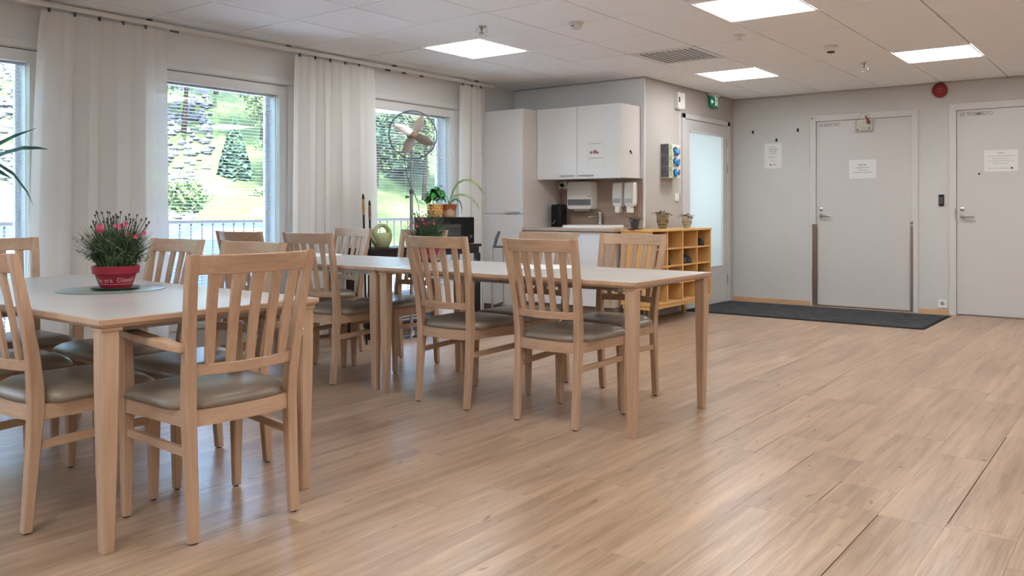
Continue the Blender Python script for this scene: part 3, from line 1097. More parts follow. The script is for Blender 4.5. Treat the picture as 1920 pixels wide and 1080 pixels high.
obj('dark_knob', MB().lathe([(0.009, 0), (0.006, 0.006)], (0, 0, 0), 8).xf(Matrix.Translation((-0.012, -0.058, 0.034)) @ rot), M_INK, pq)
wc = obj('ceiling_cable', MB().tube([(X1 - 0.006, YR - 0.01, HC - 0.03), (X1 - 0.006, 3.75, HC - 0.028), (X1 - 0.006, 3.4, HC - 0.031), (X1 - 0.006, 3.21, HC - 0.03), (X1 - 0.006, 3.205, HC - 0.005)], 0.004, 6), M_WPLAS, None)
tag(wc, 'thin white cable clipped along the top of the back wall', 'cable')

# door mat
dm = empty('door_mat', (8.30, 2.89, 0))
tag(dm, 'long charcoal carpet mat in front of the kitchen door', 'door mat')
obj('rubber_edge', MB().box(-0.585, 0.565, -1.195, 1.19, 0.0002, 0.005), M_RUBBER, dm, bevel=0.002)
obj('carpet_pile', MB().box(-0.555, 0.535, -1.165, 1.16, 0.005, 0.009), M_MATT, dm)

# ------------------------------------------------------------------ kitchen
tc_ = empty('tall_cabinet', (6.35, 5.13, 0))
tag(tc_, 'tall white kitchen cabinet next to the window wall', 'cabinet')
TW = YW - 0.005 - 5.13
obj('carcass', MB().box(0.021, 0.598, 0, TW, 0.10, 2.06), M_CABS, tc_, bevel=0.001)
obj('door', MB().box(0, 0.019, 0.003, TW, 0.105, 1.018), M_CAB, tc_, bevel=0.0015)
obj('door', MB().box(0, 0.019, 0.003, TW, 1.022, 2.058), M_CAB, tc_, bevel=0.0015)
obj('handle', MB().box(-0.020, -0.012, 0.025, 0.215, 1.030, 1.038).box(-0.012, 0, 0.03, 0.036, 1.031, 1.037).box(-0.012, 0, 0.204, 0.21, 1.031, 1.037), M_CHROME, tc_)
obj('plinth', MB().box(0.05, 0.59, 0, TW, 0, 0.10), M_PLINTH, tc_)

bc = empty('base_cabinet', (6.36, YR + 0.012, 0))
tag(bc, 'white base cabinet under the kitchen sink', 'cabinet')
BW = 5.128 - (YR + 0.012)
obj('carcass', MB().box(0.021, 0.588, 0, BW, 0.155, 0.855), M_CABS, bc)
obj('door', MB().box(0, 0.019, 0.55, BW - 0.002, 0.158, 0.850), M_CAB, bc, bevel=0.0015)
obj('door', MB().box(0, 0.019, 0.075, 0.546, 0.158, 0.850), M_CAB, bc, bevel=0.0015)
obj('filler_panel', MB().box(0, 0.019, 0.002, 0.071, 0.158, 0.850), M_WORKTOP, bc)
obj('handle', MB().box(-0.020, -0.012, 0.34, 0.50, 0.822, 0.829).box(-0.012, 0, 0.345, 0.351, 0.823, 0.828).box(-0.012, 0, 0.489, 0.495, 0.823, 0.828), M_CHROME, bc)
obj('plinth', MB().box(0.05, 0.58, 0, BW, 0, 0.155), M_PLINTH, bc)
wt = obj('worktop', MB().box(6.335, XK - 0.001, YR - 0.035, 5.129, 0.857, 0.885), M_WORKTOP, None, bevel=0.002)
wt.data.name = 'worktop'
tag(wt, 'light wood worktop beside the tall white cabinet', 'worktop')
bs = obj('backsplash', MB().box(XK - 0.010, XK - 0.001, YR + 0.02, 5.128, 0.886, 1.362), M_BACKSP, None)
tag(bs, 'brown wood panel on the wall behind the sink', 'backsplash')

# sink
sk = empty('sink', (6.66, 4.50, 0.885))
tag(sk, 'white rimmed sink set in the kitchen worktop', 'sink')
rim = MB()
o_ = rrect(0.40, 0.50, 0.05)
i_ = rrect(0.33, 0.43, 0.05)
rim.loft([[(x, y, 0.0005) for x, y in o_], [(x, y, 0.022) for x, y in o_], [(x * 0.985, y * 0.985, 0.026) for x, y in o_], [(x, y, 0.024) for x, y in i_], [(x, y, 0.0008) for x, y in i_]], cap=False, close=True)
obj('rim', rim, M_WPLAS, sk, smooth=True)
bw = MB()
bw.loft([[(x, y, 0.006) for x, y in i_], [(x * 0.5, y * 0.5, 0.002) for x, y in i_]])
obj('basin', bw, M_WPLAS, sk)
fc = empty('faucet', (6.894, 4.575, 0.8853))
tag(fc, 'chrome single lever faucet behind the sink', 'faucet')
obj('faucet_body', MB().lathe([(0.026, 0), (0.024, 0.01), (0.022, 0.12), (0.026, 0.135), (0.024, 0.15), (0.008, 0.158)], (0, 0, 0), 18), M_CHROME, fc, smooth=True)
obj('spout', MB().tube([(0, 0, 0.095), (-0.05, 0.02, 0.105), (-0.11, 0.045, 0.105), (-0.13, 0.052, 0.095)], [0.013, 0.012, 0.011, 0.011], 10), M_CHROME, fc, smooth=True)
obj('lever', MB().tube([(0, 0, 0.152), (-0.02, -0.004, 0.172), (-0.07, -0.01, 0.185)], [0.012, 0.008, 0.006], 8), M_CHROME, fc, smooth=True)

# upper cabinet (two doors)
uc = empty('upper_cabinet', (6.60, 4.135, 1.365))
tag(uc, 'white two-door wall cabinet above the sink', 'cabinet')
UW = 5.127 - 4.135
obj('carcass', MB().box(0.0, 0.348, 0, UW, 0, 0.70), M_CABS, uc, bevel=0.001)
obj('door', MB().box(-0.020, -0.001, 0.501, UW - 0.002, -0.004, 0.70), M_CAB, uc, bevel=0.0015)
obj('door', MB().box(-0.020, -0.001, 0.001, 0.497, -0.004, 0.70), M_CAB, uc, bevel=0.0015)
for ya, yb in ((0.525, 0.70), (0.30, 0.475)):
    obj('handle', MB().box(-0.040, -0.032, ya, yb, 0.024, 0.031).box(-0.032, -0.019, ya + 0.006, ya + 0.012, 0.025, 0.030).box(-0.032, -0.019, yb - 0.012, yb - 0.006, 0.025, 0.030), M_STEEL, uc)
obj('side_hook', MB().lathe([(0.011, 0), (0.011, 0.005), (0.008, 0.008)], (0, 0, 0), 12).xf(Matrix.Translation((0.155, 0, 0.255)) @ Matrix.Rotation(pi / 2, 4, 'X')).tube([(0.155, -0.006, 0.25), (0.155, -0.016, 0.235), (0.155, -0.018, 0.225)], 0.005, 6), M_BLACK, uc)

# towel dispenser
td = empty('paper_towel_dispenser', (XK - 0.011, 4.79, 1.06))
tag(td, 'white paper towel dispenser with grey window on the backsplash', 'towel dispenser')
tb = MB()
pts = rrect(0.305, 0.285, 0.03)
tb.loft([[(-xx, y * s, 0.145 + z * s) for y, z in pts] for xx, s in ((0.0, 1.0), (0.09, 1.0), (0.105, 0.96))])
obj('dispenser_case', tb, M_WPLAS, td, smooth=True)
obj('dispenser_window', MB().box(-0.1075, -0.104, -0.143, 0.138, 0.045, 0.105), mat('smoke_plastic', (0.16, 0.17, 0.19), 0.25), td)
obj('dispenser_lock', MB().box(-0.108, -0.104, -0.135, -0.120, 0.125, 0.140), M_INKG, td)
pt = MB()
rows = []
for q in range(13):
    y = -0.10 + 0.2 * q / 12
    rows.append((y, 0.002 - 0.016 * abs(sin(q * 1.3))))
pt.loft([[(-0.045, y, 0.01) for y, z in rows] + [(-0.048, y, z) for y, z in reversed(rows)], [(-0.055, y, 0.01) for y, z in rows] + [(-0.062, y, z - 0.004) for y, z in reversed(rows)]])
obj('paper_towel', pt, M_PAPER, td)

for y, L_ in ((4.350, 'left soap dispenser on the backsplash beside the towel dispenser'), (4.215, 'right soap dispenser on the backsplash near the wall corner')):
    sd = empty('soap_dispenser', (XK - 0.011, y, 1.03))
    tag(sd, L_, 'soap dispenser', 'white wall soap dispensers')
    b_ = MB()
    secs = [(0.300, 0.042, 0.055), (0.290, 0.052, 0.078), (0.20, 0.054, 0.086), (0.12, 0.054, 0.086), (0.075, 0.048, 0.082), (0.055, 0.032, 0.070)]
    b_.loft([[(-d if s else 0, yy, z) for yy, s in ((-hw, 0), (-hw, 1), (hw, 1), (hw, 0))] for z, hw, d in secs])
    obj('dispenser_case', b_, M_WPLAS, sd, bevel=0.010, smooth=True)
    obj('dispenser_window', MB().box(-0.0885, -0.0865, -0.042, 0.042, 0.095, 0.140), mat('grey_window', (0.36, 0.36, 0.38), 0.3), sd)
    obj('push_lever', MB().box(-0.085, -0.02, -0.026, 0.026, 0.0, 0.058), M_WPLAS, sd, bevel=0.010, smooth=True)

so = empty('wall_socket', (XK - 0.011, 5.065, 1.315))
tag(so, 'white wall socket with a black plug under the upper cabinet', 'power outlet')
obj('outlet_plate', MB().box(-0.012, 0, -0.055, 0.055, -0.040, 0.042), M_WPLAS, so, bevel=0.003)
obj('power_plug', MB().lathe([(0.017, 0), (0.015, 0.03), (0.006, 0.045)], (0, 0, 0), 12).xf(Matrix.Translation((-0.012, 0.0, 0)) @ rot), M_BLACK, so, smooth=True)

km = empty('coffee_maker', (6.78, 5.00, 0.885))
tag(km, 'black coffee maker standing at the left end of the worktop', 'coffee maker')
kbm = MB()
kbm.loft([[(x, y, z) for x, y in rrect(0.14 * s, 0.125 * s, 0.03 * s)] for z, s in ((0, 0.97), (0.01, 1), (0.20, 1), (0.222, 0.96), (0.228, 0.86))])
obj('machine_body', kbm, M_BLACK, km, smooth=True)
obj('front_panel', MB().box(-0.074, -0.068, -0.04, 0.04, 0.03, 0.19), M_RUBBER, km, bevel=0.003)
obj('pour_mark', MB().tube([(-0.076, 0.035, 0.035), (-0.076, 0.015, 0.04), (-0.076, 0.0, 0.055), (-0.076, -0.003, 0.07)], 0.003, 5), M_INKG, km)
obj('lid_knob', MB().lathe([(0.02, 0.228), (0.022, 0.236), (0.012, 0.240)], (0, 0, 0), 12), M_DGREY, km)
obj('power_cord', MB().tube([(0.13, 0.025, 0.43), (0.09, 0.03, 0.40), (0.08, 0.035, 0.33), (0.085, 0.03, 0.25), (0.09, 0.02, 0.16)], 0.0035, 6), M_BLACK, km)

# ------------------------------------------------------------------ shoe cubby shelf
sx0, sx1, sy0, sy1 = 6.452, 7.656, 3.725, 4.052
cb = empty('cubby_shelf', (sx0, sy0, 0))
tag(cb, 'yellow birch shoe shelf with square cubbyholes against the wall', 'shelf')
cwid, cdep = sx1 - sx0, sy1 - sy0
tk = 0.018
obj('side_panel', MB().box(0, tk, 0, cdep, 0.205, 0.857), M_PINEV, cb, bevel=0.001)
obj('side_panel', MB().box(cwid - tk, cwid, 0, cdep, 0.205, 0.857), M_PINEV, cb, bevel=0.001)
obj('top_panel', MB().box(-0.006, cwid + 0.004, -0.008, cdep, 0.858, 0.878), M_PINE, cb, bevel=0.001)
obj('bottom_panel', MB().box(-0.004, cwid + 0.004, -0.006, cdep, 0.186, 0.204), M_PINE, cb, bevel=0.001)
obj('back_panel', MB().box(tk, cwid - tk, cdep - 0.008, cdep - 0.001, 0.205, 0.857), M_PINE, cb)
obj('base_rail', MB().box(0.004, cwid - 0.004, 0.004, 0.022, 0.150, 0.185), M_PINE, cb)
obj('base_rail', MB().box(0.004, 0.022, 0.023, cdep - 0.02, 0.150, 0.185), M_PINE, cb)
cols = [tk]
for q in range(1, 4):
    xq = cwid * q / 4
    obj('divider', MB().box(xq - 0.009, xq + 0.009, 0.002, cdep - 0.009, 0.205, 0.857), M_PINEV, cb)
    cols += [xq - 0.009, xq + 0.009]
cols.append(cwid - tk)
for c in range(4):
    for r_ in range(1, 4):
        zc = 0.204 + (0.857 - 0.204) * r_ / 4
        obj('shelf_board', MB().box(cols[2 * c] + 0.0005, cols[2 * c + 1] - 0.0005, 0.003, cdep - 0.009, zc - 0.007, zc + 0.007), M_PINE, cb)
for lx in (0.03, cwid - 0.06):
    for ly in (0.012, cdep - 0.05):
        obj('leg', MB().box(lx, lx + 0.036, ly, ly + 0.036, 0, 0.150), M_PINEV, cb, bevel=0.002)


def shoe(loc, rz, m, label, L=0.23):
    r = empty('shoe', loc, rz)
    tag(r, label, 'shoe', 'dark shoes in the cubby shelf')
    sole = [(-0.5, 0.034), (-0.35, 0.040), (-0.1, 0.035), (0.15, 0.046), (0.35, 0.048), (0.47, 0.030), (0.5, 0.010)]
    up = MB()
    hts = [0.105, 0.118, 0.110, 0.075, 0.055, 0.045, 0.026]
    rings = []
    for (t, hw), hh in zip(sole, hts):
        x = t * L
        rings.append([(x, -hw, 0.012), (x, -hw * 0.95, 0.012 + hh * 0.5), (x, -hw * 0.45, 0.012 + hh), (x, hw * 0.45, 0.012 + hh), (x, hw * 0.95, 0.012 + hh * 0.5), (x, hw, 0.012)])
    up.loft(rings)
    obj('shoe_upper', up, m, r, smooth=True)
    so_ = MB()
    out_ = [(t * L, -hw - 0.003) for t, hw in sole] + [(t * L, hw + 0.003) for t, hw in reversed(sole)]
    so_.loft([[(x, y, 0.0005) for x, y in out_], [(x, y, 0.012) for x, y in out_]])
    obj('sole', so_, M_RUBBER, r)
    lc = MB()
    for q in range(3):
        x = (0.02 + 0.07 * q) * L
        lc.tube([(x, -0.020, 0.105 - q * 0.014), (x, 0, 0.110 - q * 0.014), (x, 0.020, 0.105 - q * 0.014)], 0.0025, 5)
    obj('laces', lc, M_DGREY, r)


def cell(c, r_):     # column 0..3 from the left, row 0 = top; floor of that cubby
    zc = 0.204 + (0.857 - 0.204) * (3 - r_) / 4 + (0.007 if r_ < 3 else 0.0005)
    return sx0 + (cols[2 * c] + cols[2 * c + 1]) / 2, zc


M_SHOE = mat('dark_shoe_leather', (0.018, 0.017, 0.019), 0.45, amt=0.3)
M_SHOE2 = mat('grey_shoe_mesh', (0.045, 0.045, 0.045), 0.7, amt=0.5, scale=(60, 60, 60))
x_, z_ = cell(3, 0)
shoe((x_ + 0.035, 3.868, z_), radians(-95), M_SHOE, 'dark shoe in the top right cubbyhole of the shelf')
x_, z_ = cell(2, 1)
shoe((x_ - 0.045, 3.868, z_), radians(-88), M_SHOE2, 'left grey and black shoe in the third cubbyhole of the second row')
shoe((x_ + 0.065, 3.868, z_), radians(-90), M_SHOE2, 'right grey and black shoe in the third cubbyhole of the second row')
x_, z_ = cell(3, 2)
shoe((x_ + 0.03, 3.868, z_), radians(-90), M_SHOE, 'black shoe in the right cubbyhole of the third row')
x_, z_ = cell(1, 1)
shoe((x_ - 0.05, 3.85, z_), radians(-90), M_SHOE, 'small black shoe in the second cubbyhole of the second row', 0.17)
x_, z_ = cell(0, 0)
rb = empty('red_box', (x_, 3.885, z_))
tag(rb, 'dark red storage box in the top left cubbyhole of the shelf', 'box')
M_DRED = mat('dark_red_card', (0.16, 0.012, 0.012), 0.5)
obj('box_body', MB().box(-0.12, 0.12, -0.13, 0.13, 0.0005, 0.10), M_DRED, rb, bevel=0.003)
obj('box_lid', MB().box(-0.123, 0.123, -0.133, 0.133, 0.10, 0.118), M_DRED, rb, bevel=0.003)


# small pots on the shelf top
def leaf(mb, base, ang, L, w, lift, droop, n=5):
    """a blade that rises then droops; ang is its heading"""
    pts = []
    for i in range(n + 1):
        t = i / n
        d = L * t
        z = lift * t - droop * t * t
        pts.append((base[0] + cos(ang) * d, base[1] + sin(ang) * d, base[2] + z, w * (sin(pi * min(1, t * 0.92 + 0.08)) ** 0.8)))
    sx, sy = -sin(ang), cos(ang)
    vs = []
    for x, y, z, ww in pts:
        vs += [(x - sx * ww / 2, y - sy * ww / 2, z + ww * 0.12), (x, y, z), (x + sx * ww / 2, y + sy * ww / 2, z + ww * 0.12)]
    fs = []
    for i in range(n):
        a = i * 3
        fs += [(a, a + 1, a + 4, a + 3), (a + 1, a + 2, a + 5, a + 4)]
    mb.add(vs, fs)


def small_plant(loc, r0, r1, h, m, label, seed, pattern=None, leafn=12, L=0.07):
    g = random.Random(seed)
    r = empty('potted_plant', loc)
    tag(r, label, 'potted plant', 'small potted plants on the cubby shelf')
    obj('pot', MB().lathe([(r0 * 0.9, 0.0005), (r0, 0.006), (r1, h - 0.012), (r1 + 0.003, h - 0.010), (r1 + 0.003, h), (r1 - 0.004, h), (r1 - 0.006, h - 0.012), (0.002, h - 0.013)], (0, 0, 0), 24), m, r, smooth=True)
    if pattern:
        mb = MB()
        for q in range(12):
            a = 2 * pi * q / 12
            rr = r0 + (r1 - r0) * 0.5 + 0.0015
            mb.tube([(rr * cos(a + d), rr * sin(a + d), h * z) for d, z in ((0, 0.35), (0.12, 0.5), (0, 0.66), (-0.12, 0.5))], 0.0022, 5, close=True)
        obj('pot_pattern', mb, pattern, r)
        obj('pot_band', MB().lathe([(r0 + (r1 - r0) * 0.22 + 0.001, h * 0.22), (r0 + (r1 - r0) * 0.27 + 0.0012, h * 0.27)], (0, 0, 0), 24, cap=False), pattern, r)
    mb = MB()
    for q in range(leafn):
        a = 2 * pi * q / leafn + g.uniform(-.2, .2)
        leaf(mb, (0.2 * r1 * cos(a), 0.2 * r1 * sin(a), h - 0.01), a, L * g.uniform(.6, 1.15), 0.036, g.uniform(0.02, 0.06), g.uniform(0.02, 0.07))
    obj('foliage', mb, M_LEAFP, r)
    mb = MB()
    for q in range(4):
        a = g.uniform(0, 6.3)
        mb.tube([(0, 0, h - 0.01), (0.01 * cos(a), 0.01 * sin(a), h + 0.008), (0.025 * cos(a), 0.025 * sin(a), h + 0.022)], [0.0015, 0.0015, 0.005], 6)
    obj('flower_stem', mb, M_LEAFP, r)


small_plant((6.50, 3.93, 0.8865), 0.034, 0.047, 0.090, mat('grey_plastic_pot', (0.07, 0.075, 0.08), 0.5), 'drooping dark plant in a plain grey pot at the left end of the shelf', 1, leafn=11, L=0.10)
small_plant((6.965, 3.90, 0.8785), 0.040, 0.064, 0.150, mat('olive_glaze', (0.27, 0.225, 0.135), 0.35, amt=0.2, scale=(40, 40, 40)), 'low dark plant in a rounded tan and green patterned pot', 2, mat('dark_green_glaze', (0.035, 0.05, 0.035), 0.3), 16, 0.105)
small_plant((7.43, 3.88, 0.8785), 0.036, 0.052, 0.120, mat('cream_glaze', (0.52, 0.49, 0.40), 0.4, amt=0.05), 'small leafy plant in a cream pot with a grey-green floral print', 3, mat('grey_green_glaze', (0.14, 0.17, 0.14), 0.4), 12, 0.095)
# thin dish under the grey pot
ds = obj('pot_tray', MB().lathe([(0.055, 0.0), (0.075, 0.004), (0.077, 0.0075), (0.07, 0.006), (0.002, 0.006)], (0, 0, 0), 28), mat('dark_wood_tray', (0.20, 0.11, 0.05), 0.5), None, smooth=True, loc=(6.50, 3.93, 0.8785))
tag(ds, 'shallow round tray under the plain grey pot', 'tray')

# ------------------------------------------------------------------ curtains and rail
ra = empty('curtain_rail', (0, 5.60, HC))
tag(ra, 'long white curtain rail running below the ceiling above the windows', 'curtain rail')
obj('rail_profile', MB().box(-2.9, 6.45, -0.022, 0.022, -0.046, -0.016), M_WPLAS, ra, bevel=0.003)
for x in [-2.6 + 1.1 * q for q in range(9)]:
    obj('ceiling_bracket', MB().box(x - 0.015, x + 0.015, -0.015, 0.015, -0.016, -0.0012), M_DGREY if x > 2 else M_WPLAS, ra)
gm = MB()
for x0_, n_ in ((3.05, 4), (5.00, 4), (5.20, 3), (5.42, 3)):
    for q in range(n_):
        gm.box(x0_ + q * 0.016, x0_ + q * 0.016 + 0.008, -0.005, 0.005, -0.060, -0.0465)
obj('glider', gm, M_DGREY, ra, kind='stuff')


def curtain(xa, xb, label, seed, flare_l=0.05, flare_r=0.05):
    g = random.Random(seed)
    r = empty('curtain', ((xa + xb) / 2, 5.60, 0))
    tag(r, label, 'curtain', 'sheer white curtains')
    w = xb - xa
    nx = int(w * 150)
    ztop, zb = HC - 0.062, 0.035
    zs = [ztop - (ztop - zb) * q / 16 for q in range(17)]
    nf = w / 0.165
    ph_ = [g.uniform(0, 6.3) for _ in range(3)]
    vs, fs = [], []
    for zi, z in enumerate(zs):
        t = (ztop - z) / (ztop - zb)
        for i in range(nx + 1):
            s = i / nx
            x = -w / 2 + w * s - flare_l * t ** 0.6 * (1 - s) ** 2 + flare_r * t ** 0.6 * s ** 2
            a = 2 * pi * nf * (s + 0.018 * sin(2 * pi * s * 1.7 + ph_[0]) + 0.012 * t * sin(5 * s + ph_[1]))
            y = 0.026 * sin(a) * (0.75 + 0.25 * sin(3.1 * s * 2 + ph_[2])) + 0.006 * sin(2.2 * a + ph_[1]) * t
            # tight small gathers in the heading
            y = y * min(1, 0.35 + 4 * t) + 0.004 * sin(a * 4) * max(0, 1 - 8 * t)
            x += 0.010 * sin(2 * a)
            vs.append((x, y, z))
    for zi in range(len(zs) - 1):
        for i in range(nx):
            a = zi * (nx + 1) + i
            fs.append((a, a + 1, a + nx + 2, a + nx + 1))
    o = obj('curtain_cloth', MB().add(vs, fs), M_CURT, r, smooth=False)
    for p_ in o.data.polygons:
        p_.use_smooth = True
    hk = MB()
    for q in range(int(nf) + 1):
        x = -w / 2 + w * (q + 0.3) / (nf + 0.5)
        hk.box(x - 0.006, x + 0.006, -0.006, 0.006, HC - 0.072, HC - 0.047)
    obj('curtain_hook', hk, M_DGREY, r, kind='stuff')
    # bottom hem as a doubled band
    return r


curtain(2.235, 3.015, 'wide sheer curtain behind the red flower pot table', 11, 0.09, 0.03)
curtain(4.06, 4.87, 'wide sheer curtain between the middle window and the fan window', 12, 0.03, 0.05)
curtain(5.955, 6.315, 'narrow sheer curtain next to the tall white cabinet', 13, 0.03, 0.0)
curtain(0.20, 1.05, 'sheer curtain left of the leftmost window', 14)

# ------------------------------------------------------------------ tables


def ring4(h, z, ch=0.004):
    return [(h - ch, -h, z), (h, -h + ch, z), (h, h - ch, z), (h - ch, h, z), (-h + ch, h, z), (-h, h - ch, z), (-h, -h + ch, z), (-h + ch, -h, z)]


def make_table(Lx, Ly):
    t = empty('dining_table')
    hx, hy = Lx / 2, Ly / 2
    zt = 0.7245
    obj('tabletop', MB().box(-hx + 0.006, hx - 0.006, -hy + 0.006, hy - 0.006, 0.7005, zt), M_LAM, t)

    def rr(dx, z):
        return [(-hx + dx, -hy + dx, z), (hx - dx, -hy + dx, z), (hx - dx, hy - dx, z), (-hx + dx, hy - dx, z)]
    rings = [rr(0.0062, zt - 0.0006), rr(0.0015, zt - 0.0006), rr(0.0, zt - 0.003), rr(0.0, 0.7065), rr(0.013, 0.6945), rr(0.030, 0.6945), rr(0.030, 0.700), rr(0.0062, 0.700)]
    obj('edge_band', MB().loft(rings, cap=False, close=True), M_BEX, t)
    for sx in (-1, 1):
        for sy in (-1, 1):
            cx, cy = sx * (hx - 0.045), sy * (hy - 0.045)
            mb = MB()
            mb.loft([[(x + cx + sx * 0.004, y + cy + sy * 0.004, z) for x, y, z in ring4(h, z, 0.005)] for h, z in ((0.017, 0.0), (0.0185, 0.003), (0.0275, 0.52), (0.028, 0.683))])
            lg_ = obj('leg', mb, M_BEV, t)
            obj('leg_cap', MB().box(cx - 0.030, cx + 0.036 * 1.0, cy - 0.030, cy + 0.036, 0.6835, 0.6942).xf(Matrix.Translation((0.004 * (sx - 1) * 0.5, 0.004 * (sy - 1) * 0.5, 0))), M_BEX, lg_, bevel=0.002)
    fm = MB()
    for sy in (-1, 1):
        fm.box(-hx + 0.09, hx - 0.09, sy * (hy - 0.16) - 0.012, sy * (hy - 0.16) + 0.012, 0.664, 0.700)
    for sx in (-1, 1):
        fm.box(sx * (hx - 0.16) - 0.012, sx * (hx - 0.16) + 0.012, -hy + 0.172, hy - 0.172, 0.664, 0.700)
    obj('under_frame', fm, M_STEEL, t)
    return t


t1 = make_table(0.80, 1.93)
t1.location = (1.60, 2.61 + 0.965, 0)
tag(t1, 'nearest dining table at the left with the green round mat', 'table', 'light wood dining tables')
t2 = make_table(0.79, 1.755)
t2.location = (3.635, 1.955 + 0.8775, 0)
tag(t2, 'dining table with both right-hand legs in view, nearest the open floor', 'table', 'light wood dining tables')
t3 = make_table(0.79, 1.755)
t3.location = (3.635, 3.718 + 0.8775, 0)
tag(t3, 'farther dining table pushed end to end behind the middle one', 'table', 'light wood dining tables')

# ------------------------------------------------------------------ chairs
PZ = [0.0, 0.22, 0.40, 0.47, 0.58, 0.70, 0.82, 0.918]
PX = [-0.006, 0.010, 0.022, 0.020, 0.008, -0.012, -0.036, -0.058]
PY = [0.180, 0.181, 0.182, 0.183, 0.189, 0.197, 0.205, 0.211]
PDX = [0.028, 0.036, 0.046, 0.046, 0.040, 0.034, 0.029, 0.025]


def interp(z, arr):
    for i in range(len(PZ) - 1):
        if PZ[i] <= z <= PZ[i + 1]:
            t = (z - PZ[i]) / (PZ[i + 1] - PZ[i])
            return arr[i] + (arr[i + 1] - arr[i]) * t
    return arr[-1]


def bar_y(zc, hgt, thick, sag, top_arc=0.0, n=9, inset=0.012):
    """cross rail between the rear posts, curved backwards in the middle"""
    hw = interp(zc, PY) - inset
    mb = MB()
    rings = []
    for i in range(n):
        s = -1 + 2 * i / (n - 1)
        y = hw * s
        x = interp(zc, PX) - sag * (1 - s * s)
        lean = (interp(zc + hgt / 2, PX) - interp(zc - hgt / 2, PX)) / 2
        dz = top_arc * (1 - s * s)
        a, b = zc - hgt / 2, zc + hgt / 2 + dz
        rings.append([(x - lean - thick / 2, y, a), (x - lean + thick / 2, y, a), (x + lean + thick / 2, y, b), (x + lean - thick / 2, y, b)])
    mb.loft(rings)
    return mb


